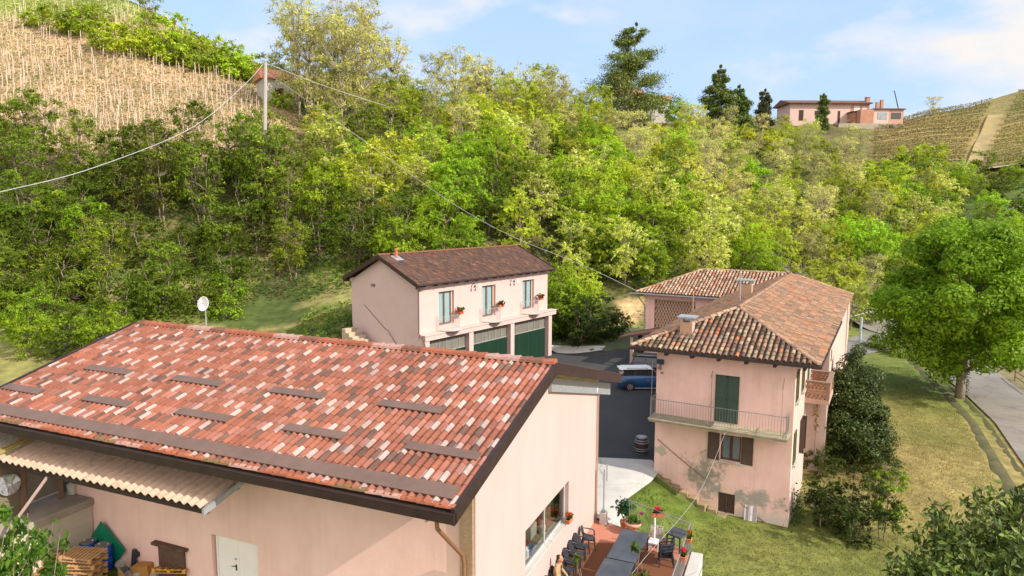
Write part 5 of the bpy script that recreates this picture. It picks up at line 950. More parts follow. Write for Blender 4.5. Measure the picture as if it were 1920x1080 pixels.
for s in (-1,1):
    tubebody(mb,[(s*.16,.05,1.0),(s*.22,.02,.80),(s*.22,-.06,.70),(s*.13,-.24,.62),(s*.055,-.32,.60)],[.05,.045,.04,.034,.026],10)
    tubebody(mb,[(s*.06,-.31,.60),(s*.04,-.35,.597),(s*.025,-.39,.59)],[(.024,.016),(.038,.017),(.036,.015)],10)
    for k,(dx,l) in enumerate(((-.027,.06),(-.009,.07),(.009,.068),(.027,.052))): tubebody(mb,[(s*.025+dx,-.385,.592),(s*.02+dx*.9,-.385-l*.6,.585),(s*.015+dx*.8,-.385-l*.8,.565)],[.0085,.008,.006],6)
    tubebody(mb,[(s*.055,-.33,.60),(s*.03,-.36,.618),(s*.005,-.385,.615)],[.010,.009,.007],6)
    tubebody(mb,[(s*.09,.06,.50),(s*.11,-.20,.51),(s*.12,-.42,.50),(s*.12,-.42,.44),(s*.12,-.40,.10)],[.08,.078,.062,.06,.045],12)
    tubebody(mb,[(s*.12,-.36,.04),(s*.12,-.46,.04),(s*.125,-.58,.03)],[.04,.042,.03],8)
fuse(mb,'body',SKIN,man)
for s in (-1,1): mb=MB(); mb.lathe([(.004,-.006),(.009,0),(.004,.006)],8,(s*.03,-.128,1.275)); mb.build('eye',M('eye_dark',(.02,.015,.012)),man)
mb=MB(); tubebody(mb,[(0,.03,1.25),(0,.028,1.31),(0,.02,1.365),(0,.01,1.405)],[(.082,.085),(.087,.095),(.08,.098),(.04,.055)],14); fuse(mb,'hair',HAIR,man,.01)
mb=MB(); tubebody(mb,[(0,.10,.44),(0,.09,.60),(0,.085,.78),(0,.06,.94),(0,.035,1.05),(0,.03,1.09)],[(.20,.14),(.19,.145),(.205,.14),(.22,.13),(.14,.10),(.07,.075)],16)
for s in (-1,1): tubebody(mb,[(s*.15,.05,1.02),(s*.235,.03,.90),(s*.25,.01,.76),(s*.23,-.07,.69),(s*.15,-.20,.64),(s*.085,-.28,.61)],[.085,.072,.064,.06,.052,.045],12)
fuse(mb,'jacket',JACK,man,.014)
mb=MB(); mb.add([(-.05,-.095,1.06),(.05,-.095,1.06),(.035,-.105,.75),(-.035,-.105,.75),(0,-.112,.9)],[(0,3,4),(3,2,4),(2,1,4),(1,0,4)]); mb.build('shirt',SHIRT,man)
mb=MB()
for s in (-1,1):
    tubebody(mb,[(s*.08,.12,.50),(s*.10,-.05,.51),(s*.115,-.25,.51),(s*.125,-.42,.50),(s*.125,-.45,.42),(s*.125,-.42,.25),(s*.125,-.40,.09)],[.11,.105,.095,.08,.078,.065,.06],12)
fuse(mb,'trousers',TROU,man,.014)
for s in (-1,1): mb=MB(); tubebody(mb,[(s*.12,-.33,.045),(s*.12,-.45,.05),(s*.125,-.60,.035)],[.05,.052,.038],10); mb.build('shoe',BLACKPL,man,smooth=True)
# ================= vegetation =================
def hit(px,py,y0=30,y1=260):
    d=ray(px,py); ys=np.arange(y0,y1,.5); k=ys/d.y; zz=CH+d.z*k-gz(d.x*k,ys); i=np.where(zz<0)[0]
    if len(i)==0: return None
    y=ys[i[0]]; return Vector((d.x*y/d.y,y,gz(d.x*y/d.y,y)))
def unit(a): return a/np.maximum(np.linalg.norm(a,axis=1)[:,None],1e-6)
def leafquads(P,nrm,size,rg,asp=.55):
    n=len(P); nrm=unit(nrm+rg.normal(0,.65,(n,3))); a=unit(np.cross(nrm,rg.normal(0,1,(n,3)))); b_=np.cross(nrm,a); s=size*rg.uniform(.6,1.4,(n,1))
    return np.stack([P-a*s,P-b_*s*asp,P+a*s,P+b_*s*asp],1).reshape(-1,3)
def crown(seed,H,Rr,zb,ncl,nl,size,cols,w8,rc=.3,shape='round',top=1.0,trunks=1,lean=.1,bare=0,tr=.12,asp=.45,pad=False):
    rg=np.random.default_rng(seed); cz=(H+zb)/2; hz=(H-zb)/2; C=[]
    while len(C)<ncl:
        p=rg.uniform(-1,1,3); r=np.linalg.norm(p)
        if r>1 or r<.25: continue
        if shape=='cone' and math.hypot(p[0],p[1])>(1-p[2])*.5+.08: continue
        if shape=='egg' and math.hypot(p[0],p[1])>.10+.95*max(0,(1-p[2])*.5)**.75: continue
        if shape=='vase' and math.hypot(p[0],p[1])>.45+.5*(p[2]+1)*.5: continue
        C.append(p)
    C=np.array(C)*[Rr,Rr,hz]; C[:,2]+=cz
    if pad:      # dense rounded masses
        k=rg.integers(0,ncl,nl); rr=rc*Rr*rg.uniform(.45,1.45,ncl)[k][:,None]; g=unit(rg.normal(0,1,(nl,3)))*rg.uniform(.3,1.15,(nl,1))**.55; P=C[k]+g*rr*[1,1,.72]; P[:,2]=np.maximum(P[:,2],.15)
        V=leafquads(P,g+unit(P-[0,0,cz])*.5+[0,0,.5],size,rg,asp); cc=np.array(cols)[rg.choice(len(cols),nl,p=w8)]; c=cc*rg.uniform(.82,1.18,(ncl,1))[k]*rg.uniform(.8,1.2,(nl,1))
    else:
        # leaves sit along thin sprays that radiate from the branch ends
        nt_=ncl*10; tk=rg.integers(0,ncl,nt_); td=unit(rg.normal(0,1,(nt_,3))*[1,1,.8]+unit(C[tk]-[0,0,cz*.8])*.7+[0,0,.15]); tl=rc*Rr*rg.uniform(.7,2.0,(nt_,1)); k0=rg.integers(0,nt_,nl); f=rg.uniform(.15,1,(nl,1))**.8; k=tk[k0]
        P=C[k]+td[k0]*tl[k0]*f*[1,1,.85]+[0,0,-.12]*(f**2)*Rr*.5+rg.normal(0,.055,(nl,3))*Rr*.55*(1.15-f*.6)
        P[:,2]=np.maximum(P[:,2],.15); g=td[k0]
        out=g*.6+unit(P-[0,0,cz])*.6+[0,0,.6]
        V=leafquads(P,out,size,rg,asp); cc=np.array(cols)[rg.choice(len(cols),nl,p=w8)]; cl=rg.uniform(.85,1.15,(ncl,1))[k]*rg.uniform(.8,1.2,(nt_,1))[k0]; c=cc*cl*rg.uniform(.8,1.2,(nl,1))
    mb=MB(); tops=[]
    for t in range(trunks):
        a=rg.uniform(0,6.28); bx,by=(math.cos(a)*.25*(trunks>1),math.sin(a)*.25*(trunks>1)); L=[(bx,by,-.6)]; m=6
        for i in range(1,m+1): L.append((bx+rg.normal(0,lean)*i*.4+math.cos(a)*i*.22*(trunks>1),by+rg.normal(0,lean)*i*.4+math.sin(a)*i*.22*(trunks>1),H*.86*i/m))
        mb.tube(L,tr,6,taper=.02); tops.append(L)
    for i in range(min(ncl,26+bare)):
        L=tops[i%trunks]; c0=C[i]; j=min(5,max(1,int(c0[2]/(H*.86)*6)-1)); q=Vector(L[j]); e_=Vector(c0); mid=(q+e_)/2+Vector((0,0,-.1*Rr)); mb.tube([q,mid,e_],tr*.35,4,taper=.01)
        if bare:
            for z in range(4): mb.cyl(e_,e_+Vector(rg.normal(0,.16*Rr,3))+Vector((0,0,.15)),.02,.008,3)
    return V,c,mb
KINDS={}
def proto(key,mat,bark,**k):
    V,c,mb=crown(**k); KINDS.setdefault(key,[]).append((fastmesh('crown',V,4,c,mat),mb,bark,[None]))
def tree(key,i,loc,rz,s,label,cat,group,name,zs=1):
    K=KINDS[key][i%len(KINDS[key])]; e=empty(name,loc,rz,label,cat,group); e.scale=(s,s,s*zs)
    if K[3][0] is None: t=K[1].build('trunk',K[2],e,smooth=True); K[3][0]=t.data
    else: t=bpy.data.objects.new('trunk',K[3][0]); col.objects.link(t); t.parent=e
    o=bpy.data.objects.new('crown',K[0]); col.objects.link(o); o.parent=e; return e
YG=[(.50,.56,.04),(.60,.62,.09),(.35,.44,.028)]; CREAM=[(.78,.74,.42)]; DG=[(.13,.20,.014),(.20,.26,.02),(.08,.13,.01)]; OL=[(.60,.59,.15),(.66,.62,.24),(.48,.50,.09)]; BG=[(.32,.47,.02),(.43,.56,.035),(.20,.34,.015)]  # DG greens also carry the dusk shading of the lower left slope
for i in range(4): proto('acacia',LEAF,PALEBARK,seed=10+i,H=8.5,Rr=3.1,zb=1.2,ncl=44,nl=9500,size=.12,cols=YG,w8=[.4,.3,.3],rc=.24)
for i in range(2): proto('blossom',LEAF,PALEBARK,seed=20+i,H=8.5,Rr=3.0,zb=1.0,ncl=42,nl=9500,size=.12,cols=YG+CREAM,w8=[.3,.27,.2,.23],rc=.24)
for i in range(2): proto('bright',LEAF,BARK,seed=30+i,H=8,Rr=3.2,zb=.8,ncl=46,nl=10000,size=.125,cols=BG,w8=[.4,.3,.3],rc=.25)
for i in range(3): proto('sparse',LEAF,PALEBARK,seed=40+i,H=9.5,Rr=2.7,zb=2.2,ncl=52,nl=3300,size=.095,cols=OL,w8=[.4,.35,.25],rc=.2,bare=30,shape='vase',tr=.10)
for i in range(2): proto('shade',LEAF,BARK,seed=50+i,H=6.5,Rr=2.8,zb=.3,ncl=40,nl=9000,size=.12,cols=DG,w8=[.4,.35,.25],rc=.27,trunks=2)
for i in range(2): proto('thin',LEAF,BARK,seed=60+i,H=8.5,Rr=2.8,zb=2.0,ncl=40,nl=5000,size=.12,cols=[(.22,.31,.018),(.33,.40,.03),(.14,.21,.013)],w8=[.4,.3,.3],rc=.22,shape='vase',trunks=2,tr=.09,bare=12)
for i in range(2): proto('bush',LEAF,BARK,seed=70+i,H=3.0,Rr=2.2,zb=.0,ncl=30,nl=4200,size=.13,cols=DG+BG,w8=[.2,.2,.15,.2,.15,.1],rc=.3,trunks=3,tr=.05)
for i in range(2): proto('brightbush',LEAF,BARK,seed=80+i,H=4.2,Rr=2.6,zb=.0,ncl=30,nl=4200,size=.16,cols=BG+YG,w8=[.25,.2,.1,.2,.15,.1],rc=.3,trunks=3,tr=.05)
random.seed(77); placed=[]
LK=[(.05,.085,.012),(.085,.12,.018),(.03,.05,.010),(.13,.15,.025)]
proto('darkbush',LEAF,BARK,seed=90,H=5.0,Rr=2.6,zb=.0,ncl=36,nl=9000,size=.10,cols=LK,w8=[.35,.3,.2,.15],rc=.27,trunks=3,tr=.06)
KP={'acacia':'yellow-green leafy tree','blossom':'tree with creamy blossom','bright':'bright green tree','sparse':'twiggy olive-coloured tree','shade':'dark green bushy tree','thin':'slender tree with visible limbs','bush':'low green shrub','brightbush':'bright green bush'}
def zone(n,px0,px1,y0,y1,kinds,s0,s1,sp,where,bins,zs=1,ok=None):
    n=int(n*1.12)
    cnt=0;tries=0
    while cnt<n and tries<n*60:
        tries+=1; y=random.uniform(y0,y1); px=random.uniform(px0,px1); x=(px-960)/CF*y
        if any((x-a)**2+(y-b_)**2<sp*sp for a,b_ in placed[-260:]): continue
        if ok and not ok(x,y,px): continue
        z=gz(x,y); placed.append((x,y)); cnt+=1; key=random.choice(kinds); b=bins[min(len(bins)-1,int((px-px0)/(px1-px0)*len(bins)))]; k=KP[key]; sh='shrub' if 'bush' in key else 'tree'
        tree(key,random.randrange(12),(x,y,z-.15),random.uniform(0,6.28),random.uniform(s0,s1),k+' '+where+', '+b,sh,(k.replace('tree','trees',1).replace('shrub','shrubs').replace('green bush','green bushes').replace('bushesy','bushy') +' '+where+', '+b).replace('treess','trees'),sh,zs)
# wooded slopes
zone(26,-40,560,74,84,['thin','thin','thin','shade'],.85,1.25,3.6,'below the stake vineyard',['by the left edge','mid-row','near the concrete pole'])
zone(34,-60,600,62,73,['shade','shade','thin','bright','bush'],.65,.95,3.2,'on the shaded slope',['by the left edge','above the satellite dish','near the annexe'],ok=lambda x,y,px:px<330 or y>65.5)
zone(26,-60,560,53,64,['bush','bush','shade'],.55,.9,2.8,'at the slope foot behind the barn',['by the left edge','behind the ridge end','around the satellite dish'],ok=lambda x,y,px:px<230 or (y>59 and px<420))
zone(16,560,860,66,80,['shade','bright','bright','acacia'],.8,1.1,3.6,'right behind the annexe',['at its chimney end','at its middle'])
zone(16,600,800,80,100,['acacia','thin','blossom','bright'],.7,1.0,4,'uphill of the annexe',['under the hillside shed','above the annexe roof'])
zone(36,800,1340,78,100,['bright','acacia','blossom','bright','blossom','shade'],.85,1.2,4.0,'low on the central slope',['by the annexe','in the gap between houses','by the farmhouse wing'])
zone(34,740,1340,100,126,['acacia','blossom','acacia','blossom','sparse','bright'],.85,1.15,4.4,'midway up the central slope',['above the annexe','in the centre','below the big pine'])
zone(26,860,1300,126,158,['sparse','acacia','sparse'],.8,1.05,4.6,'near the top of the central slope',['on its near half','below the big pine'],ok=lambda x,y,px:not(1150<px<1275 and y>140))
zone(8,560,690,103,112,['sparse'],1.7,2.1,4,'reaching the picture top beside the hillside shed',['the tall ones'])
zone(13,640,800,106,120,['sparse'],1.7,2.1,4.2,'against the sky behind the annexe',['the tallest ones'])
zone(13,780,900,110,126,['sparse'],1.45,1.8,4,'against the sky on the middle crest',['nearer the shed','nearer the pine'])
zone(18,880,1120,122,142,['sparse','sparse','acacia'],1.25,1.65,3.6,'on the falling skyline before the big pine',['higher part','lower part'])
zone(34,1290,1640,98,132,['acacia','sparse','sparse','bright','blossom'],.85,1.2,4.4,'on the slope above the farmhouse',['above its wing','above its long roof'])
zone(22,1280,1660,86,100,['bright','acacia','sparse','blossom'],.8,1.05,4.2,'at the slope foot behind the farmhouse',['behind its wing','behind its far end'])
zone(24,1260,1600,132,168,['sparse','acacia'],.8,1.0,4.6,'high below the hilltop houses',['below the firs','below the pink house'])
zone(20,1600,1770,92,138,['acacia','blossom','bright'],.75,1.0,4.4,'at the end of the wood',['next to the big round tree'])
zone(34,1700,2000,98,148,['shade','thin','bush','bright'],.55,.9,4.2,'on the terraces under the striped vineyard',['nearer the wood','by the right edge'])
zone(7,1560,1750,148,158,['brightbush','bush'],.8,1.2,4,'along the lower edge of the striped vineyard',['near the pink cottage'])
zone(4,1045,1120,66,71,['bright','acacia'],.7,.85,2.2,'hanging over the grass between annexe and farmhouse',['next to the annexe'])
zone(5,40,230,46,54,['shade','bush','bright'],.5,.72,2.6,'just behind the barn roof edge',['by the picture edge','by the ridge end'])
zone(3,1130,1225,78,82,['bright','shade'],.6,.8,2.5,'on top of the sandy cutting',['by the farmhouse wing'])
for px,py,s_,lab in ((1066,632,.95,'dark green bush beside the annexe end, above the lit grass'),(1095,640,.8,'dark bush in the middle of the shaded grass beside the annexe'),(1120,635,.9,'dark ivy-like bush left of the sandy cutting'),(1150,625,.6,'small dark bush at the foot of the sandy cutting'),(1200,600,.4,'small bush in front of the sandy cutting by the farmhouse')): q=G(px,py,1.2); tree('darkbush',px,(q.x,q.y-1,gz(q.x,q.y-1)-.1),px,s_,lab,'shrub',None,'shrub')
for k_,(px,py,s_) in enumerate(((30,610,.55),(75,650,.6),(120,600,.6),(20,560,.5),(185,590,.55),(60,700,.45),(150,640,.5))):
    q=G(px,py,1.8); tree(['shade','bush','bright'][k_%3],k_,(q.x,q.y,gz(q.x,q.y)-.1),k_,s_,['dark green shrub','low green shrub','bright green shrub'][k_%3]+' in the meadow left of the barn ridge, '+['by the bare trunk tree','in front','behind the ridge end','at the dirt patch','touching the ridge end','nearest','in the middle'][k_],'shrub',None,'shrub')
q=G(14,662,1.6); tree('thin',1,(q.x,q.y,gz(q.x,q.y)),0,.62,'small fruit tree with a bare trunk at the left edge behind the barn','tree',None,'tree')
for i,(px,py,s) in enumerate(((115,62,1.3),(150,66,1.25),(205,92,1.1),(235,100,1.2),(270,108,1.35),(300,92,1.55),(330,122,1.3),(358,130,1.15),(385,128,1.15),(412,138,1.2),(440,148,1.1),(466,152,1.2),(490,160,1.0),(350,108,1.2),(395,112,1.1),(440,126,1.1),(180,50,1.0),(70,48,.9))):
    h=hit(px,py,80); 
    if h: tree('brightbush',i,h-Vector((0,0,.2)),i*1.7,s,'bright green bush in the hedge above the stake vineyard, '+('by the left edge' if px<190 else 'below the crest tree' if px<340 else 'halfway to the hillside shed' if px<420 else 'near the hillside shed'),'shrub','hedge bushes above the stake vineyard','shrub')
for i,px in enumerate((500,515,600,620,635,645,680,715,750,790)):
    h=hit(px,150+ (px-500)*.16,90) or hit(px,190,90); tree('shade',i,h-Vector((0,0,.3)),i*2.1,.8,'dark green bush in the hedge on the skyline behind the hillside shed','shrub','skyline hedge behind the shed','shrub')
h=hit(283,72,100); tree('thin',0,h,0,.9,'single tree on the upper left crest cut by the top edge of the picture','tree',None,'tree')
h=Vector(((1730-960)/CF*199,199,gz((1730-960)/CF*199,199))); tree('sparse',1,h-Vector((0,0,1.2)),0,.95,'solitary pale round tree on the skyline beside the pink hill house','tree',None,'tree',zs=.75)
# conifers
def conifer(name,loc,H,Rr,lab,seed,cols,whorls=14,lean=0,droop=.1,size=.28,per=900,topy=1,bald=0,power=.8):
    rg=np.random.default_rng(seed); e=empty(name,loc,0,lab,'tree'); mb=MB(); mb.tube([(0,0,-1),(lean*.5,0,H*.5),(lean,0,H*.97)],H*.016,6,taper=.05); P=[];Nn=[]
    for w_ in range(whorls):
        f=w_/(whorls-1); z=H*(bald+(1-bald)*f*.97); r=Rr*((1-f)**power)*rg.uniform(.75,1.1)+.25; nb=int(rg.integers(4,7))
        for b_ in range(nb):
            a=rg.uniform(0,6.28); rr=r*rg.uniform(.6,1.15); x0=lean*z/H; e1=(x0+math.cos(a)*rr,math.sin(a)*rr,z+rr*rg.uniform(-droop,droop*.8+.12)); mb.cyl((x0,0,z),e1,.07,.02,4)
            m=int(per*rr/Rr)+30; t=rg.uniform(.25,1.05,m)**.8; q=np.array([x0,0,z])+(np.array(e1)-[x0,0,z])*t[:,None]; q+=rg.normal(0,1,(m,3))*[.16*rr*.9,.16*rr*.9,.07*rr+.12]; P.append(q); Nn.append(np.tile([0,0,.6],(m,1))+rg.normal(0,.5,(m,3)))
    P=np.concatenate(P);Nn=np.concatenate(Nn); V=leafquads(P,Nn,size,rg,.3); c=np.array(cols)[rg.integers(0,len(cols),len(P))]*rg.uniform(.7,1.3,(len(P),1)); mb.build('trunk',BARK,e); o=bpy.data.objects.new('crown',fastmesh('crown',V,4,c,DENSE)); col.objects.link(o); o.parent=e; return e
CN=[(.09,.14,.03),(.14,.20,.04),(.20,.26,.05)]
def at(px,y): x=(px-960)/CF*y; return Vector((x,y,gz(x,y)))
conifer('pine_tree',at(1172,172)-Vector((0,0,1)),26.5,11.2,'tall broad dark pine towering over the middle skyline',3,CN,15,lean=1.6,size=.30,per=900,droop=.2,bald=.14,power=.5)
conifer('fir_tree',at(1338,176)-Vector((0,0,1)),17.5,5.6,'dark pointed fir on the skyline between the big pine and the pink hill house',4,CN,15,per=1300,size=.3,power=.7)
conifer('fir_tree',at(1373,179)-Vector((0,0,1)),13,4.2,'shorter dark fir touching the pointed fir on the skyline',5,CN,12,per=1100,size=.3,power=.6)
conifer('fir_tree',at(1421,180)-Vector((0,0,1)),12.5,2.4,'slim brownish conifer on the skyline just before the pink hill house',6,[(.08,.09,.04),(.11,.10,.05),(.06,.08,.03)],14,per=700,power=.35,size=.22)
conifer('cypress_tree',at(1529,186)+Vector((0,0,-.5)),9.6,1.5,'small dark green cypress in front of the pink hill house',7,CN,14,per=500,power=.3,size=.2)
tree('bright',1,at(1266,168)-Vector((0,0,.5)),1,1.15,'bluish green leafy tree at the foot of the big pine','tree',None,'tree')
# big broadleaf tree by the road
BT=G(1800,742,-1.9); BT.z=gz(BT.x,BT.y)-.1
V,c,mb=crown(pad=True,seed=5,H=15.0,Rr=6.5,zb=2.1,ncl=170,nl=80000,size=.16,cols=[(.17,.31,.012),(.25,.41,.018),(.10,.20,.01)],w8=[.4,.35,.25],rc=.205,tr=.42)
e=empty('broadleaf_tree',BT,.4,'huge round bright green tree beside the road at the right','tree'); mb.build('trunk',BARK,e,smooth=True); o=bpy.data.objects.new('crown',fastmesh('crown',V,4,c,LEAF)); col.objects.link(o); o.parent=e
clump('ivy',e,260,(.25,.25,1.6),(.3,-.25,1.3),.08,GR,seed=3)
# dark laurel by the house
def ovoid(name,loc,H,Rr,lab,seed,n,size,cols,cat='shrub',mat=DENSE,zb=.1,lobes=(),trunk=True,sharp=.5):
    rg=np.random.default_rng(seed); e=empty(name,loc,0,lab,cat); P=[];Nn=[]
    for (ox,oy,oz,hh,r_,m) in [(0,0,0,H,Rr,n)]+list(lobes):
        a=rg.uniform(0,6.28,m); f=rg.uniform(0,1,m); prof=np.sin(np.pi*np.clip(f*.92+.06,0,1)**.75)**sharp; bump=1+.16*np.sin(a*5+f*9+seed)+.12*np.sin(a*9-f*17)+rg.normal(0,.05,m); rr=r_*prof*bump*rg.uniform(.55,1.03,m)**.35
        P.append(np.stack([ox+np.cos(a)*rr,oy+np.sin(a)*rr,oz+zb+f*(hh-zb)],1)); Nn.append(np.stack([np.cos(a),np.sin(a),.9*np.ones(m)],1))
    P=np.concatenate(P);Nn=np.concatenate(Nn); V=leafquads(P,Nn,size,rg,.42); c=np.array(cols)[rg.integers(0,len(cols),len(P))]*rg.uniform(.65,1.35,(len(P),1)); o=bpy.data.objects.new('crown',fastmesh('crown',V,4,c,mat)); col.objects.link(o); o.parent=e
    if trunk: MB().tube([(0,0,-.5),(.1,0,H*.5),(0,.1,H*.85)],.12,6,taper=.03).build('trunk',BARK,e)
    return e
LD=[(.03,.05,.010),(.05,.072,.012),(.10,.115,.018),(.02,.032,.008)]
lp=G(1600,888,-2.0); lp.z=gz(lp.x,lp.y)-.1
def laurel():
    e=empty('laurel_bush',lp+Vector((0,.9,0)),0,'big dark evergreen laurel beside the farmhouse at the lawn edge','shrub'); VV=[];CC=[]
    for sd_,H,Rr,o_,n in ((2,7.2,2.75,(.15,0,0),50000),(3,4.6,1.5,(1.15,.2,.3),14000),(4,3.4,1.3,(-.9,.1,0),9000)):
        V,c,mb=crown(pad=True,shape='egg',seed=sd_,H=H,Rr=Rr,zb=.1,ncl=130,nl=n,size=.085,cols=LD,w8=[.3,.3,.25,.15],rc=.24,tr=.12,trunks=2); VV.append(V+np.array(o_)); CC.append(c)
        if sd_==2: mb.build('trunk',BARK,e)
    o=bpy.data.objects.new('crown',fastmesh('crown',np.concatenate(VV),4,np.concatenate(CC),DENSE)); col.objects.link(o); o.parent=e
laurel()
def onl(px,py,z=-2): q=G(px,py,z); q.z=gz(q.x,q.y)-.05; return q
tree('darkbush',0,onl(1560,860),0,.45,'bright small bush at the farmhouse wall below the lattice balcony','shrub',None,'shrub')
tree('darkbush',0,onl(1540,905),2,.38,'low leafy shrub against the farmhouse corner','shrub',None,'shrub')
tree('darkbush',0,onl(1650,905),1,.40,'green shrub under the right edge of the dark laurel','shrub',None,'shrub')
tree('darkbush',0,onl(1600,1020),3,.68,'dark feathery shrub on the lawn below the laurel','shrub',None,'shrub')
tree('darkbush',0,onl(1560,1000),1,.5,'dark scrubby shrub beside the wooden garden stake','shrub',None,'shrub')
tree('thin',0,onl(1655,1020),1,.42,'small thin tree with bare twigs at the middle of the lawn','tree',None,'tree')
mb=MB(); rg0=random.Random(4)
for k in range(60): a=rg0.uniform(0,6.28); mb.tube([(0,0,0),(math.cos(a)*.5,math.sin(a)*.5,rg0.uniform(.3,.8)),(math.cos(a)*rg0.uniform(.7,1.3),math.sin(a)*rg0.uniform(.7,1.3),rg0.uniform(.0,.7))],.014,3)
o=mb.build('dry_brushwood',PALEBARK); o.location=onl(1530,965); tag(o,'pile of dry bare twigs by the farmhouse corner','brushwood')
mb=MB(); mb.cyl((0,0,-.2),(0,0,1.35),.04,n=6); o=mb.build('garden_stake',M('stake_yellow',(.4,.3,.12))); o.location=onl(1537,1000); tag(o,'yellowish wooden stake standing among the shrubs below the farmhouse','stake')
iv=empty('ivy_plant',HS.w(7.95,1.6,-1.9),HS.rz,'green ivy climbing the bottom of the farmhouse corner','ivy'); clump('leaves',iv,500,(.35,1.6,1.1),(.1,.7,.6),.07,GR,seed=12); MB().tube([(0,0,-.3),(0,.5,.8),(0,.9,1.6)],.02,4).build('stem',BARK,iv)
iv=empty('dry_creeper',HS.w(8.2,9.5,0),HS.rz,'dry brown creeper on the farmhouse side wall behind the lattice balcony','creeper'); clump('leaves',iv,900,(.15,.45,2.6),(0,0,3.4),.07,[(.38,.22,.08),(.3,.17,.07),(.2,.13,.06)],seed=13); MB().tube([(0,0,-.5),(.05,0,3),(0,0,6)],.015,5).build('stem',BARK,iv)
# fence, gate post and small things at the drive
fe=empty('drive_fence',(0,0,0),0,'pale metal fence with a hedge line at the drive behind the farmhouse','fence'); a=onl(1612,648,-1.5); b=onl(1690,668,-1.5); pr=onl(1665,640,-1.4)
mb=MB(); mb.cyl(a+Vector((0,0,-.2)),a+Vector((0,0,2.9)),.14,n=8); mb.build('post',M('post_bluegrey',(.45,.52,.55),(.36,.43,.46)),fe)
mb=MB(); pts=[a,a+(b-a)*.33,a+(b-a)*.66,b]
for p,q in zip(pts,pts[1:]):
    for z in (.3,1.6): mb.cyl(p+Vector((0,0,z)),q+Vector((0,0,z)),.03,n=5)
    for k in range(16): m_=p+(q-p)*k/16; mb.cyl(m_+Vector((0,0,.1)),m_+Vector((0,0,1.65)),.015,n=4)
mb.build('mesh_panel',M('fence_mesh',(.45,.5,.5)),fe)
for k in range(3): q=a+(b-a)*(.2+.3*k); tree('bush',k,Vector((q.x+.2,q.y-1.2,gz(q.x,q.y-1.2)-.1)),k*2,.5,['low dark hedge bush next to the fence post','low dark hedge bush at the middle of the drive fence','low dark hedge bush at the far end of the drive fence'][k],'shrub','hedge bushes by the drive fence','shrub')
tree('blossom',1,at(1605,84),0,.72,'green bush covered with white blossom behind the far corner of the farmhouse','shrub',None,'shrub')
wr=empty('wooden_fence',(0,0,0),0,'short brown wooden rail fence beyond the road at the right edge','fence'); a=onl(1905,690,-1); b=onl(1950,718,-1)
for q in (a,(a+b)/2,b): MB().cyl(q+Vector((0,0,-.2)),q+Vector((0,0,1.1)),.07,n=6).build('post',M('fence_wood',(.3,.2,.12)),wr)
for z in (.5,1.0): MB().cyl(a+Vector((0,0,z)),b+Vector((0,0,z)),.05,n=6).build('rail',M('fence_wood2',(.3,.2,.12)),wr)
# foreground trees
def sprigs(name,base,tips,lab,cols,leafL,seed,per=26,spread=.22,sub=3,mat=LEAF):
    rg=np.random.default_rng(seed); e=empty(name,base,0,lab,'tree'); mb=MB(); base=Vector(base); cen=sum(tips,Vector())/len(tips); fork=Vector((cen.x,cen.y,0))*.5+Vector((base.x,base.y,0))*.5; fork.z=base.z+(cen.z-base.z)*.55
    mb.tube([Vector((0,0,-.3)),(fork-base)*.5,fork-base],.11,8,taper=.07); P=[];Nn=[]
    for t in tips:
        mid=(fork+t)/2+Vector((rg.normal(0,.15),rg.normal(0,.15),-.1)); mb.tube([fork-base,mid-base+Vector((rg.normal(0,.06),0,.1)),t-base],.02,5,taper=.005)
        for s in range(sub):
            d=(t-mid).normalized()+Vector(rg.normal(0,.5,3)); q=t-(t-mid)*rg.uniform(0,.6); q2=q+d*rg.uniform(.15,.5)*spread*3; mb.cyl(q-base,q2-base,.008,.004,3)
            k=per; f=rg.uniform(0,1,(k,1)); P.append(np.array(q-base)+np.array(q2-q)*f+rg.normal(0,spread*.33,(k,3))); Nn.append(rg.normal(0,.5,(k,3))+[0,-.2,.5])
    P=np.concatenate(P);Nn=np.concatenate(Nn); nrm=unit(Nn); n=len(P); a=unit(np.cross(nrm,rg.normal(0,1,(n,3)))+[0,0,-.5]); b_=unit(np.cross(nrm,a)); s=leafL*rg.uniform(.7,1.3,(n,1))
    # folded leaves: two quads sharing the midrib
    V=np.stack([P-a*s,P-b_*s*.42+nrm*s*.12-a*s*.1,P+a*s,P, P-a*s,P,P+a*s,P+b_*s*.42+nrm*s*.12-a*s*.1],1).reshape(-1,4,3).reshape(-1,3)
    c=np.array(cols)[rg.integers(0,len(cols),n)]*rg.uniform(.8,1.25,(n,1)); mb.build('trunk',BARK,e); o=bpy.data.objects.new('leaves',fastmesh('leaves',V,4,np.repeat(c,2,0),mat)); col.objects.link(o); o.parent=e; return e
FC=[(.08,.16,.014),(.12,.21,.02),(.055,.12,.012)]
T=[D(px,py,dd) for px,py,dd in ((12,965,9.5),(52,962,9.6),(75,990,9.8),(112,1003,9.9),(130,1000,10.2),(40,1010,9.4),(18,1035,9.2),(70,1045,9.5),(95,1062,9.8),(35,1075,9.2),(8,1000,9.0),(25,985,9.1),(60,1020,9.6),(90,1035,9.9))]
sprigs('cherry_tree',(-7.2,7.6,.9),T,'leafy young tree tip in front of the pallets at the bottom left corner',FC,.072,31,per=24,spread=.15,sub=3)
T=[D(px,py,dd) for px,py,dd in ((1076,1040,10.6),(1088,1066,10.5),(1098,1082,10.4),(1203,1055,10.6),(1185,1072,10.5),(1200,1030,10.7),(1170,1080,10.3),(1220,1085,10.4),(1322,1050,11.2),(1335,1075,11.0),(1300,1090,11.0))]
sprigs('cherry_tree',(1.6,9.2,0),T,'bright green shoots in front of the terrace tables at the bottom edge',FC+[(.25,.2,.03)],.075,32,per=13,spread=.085,sub=2)
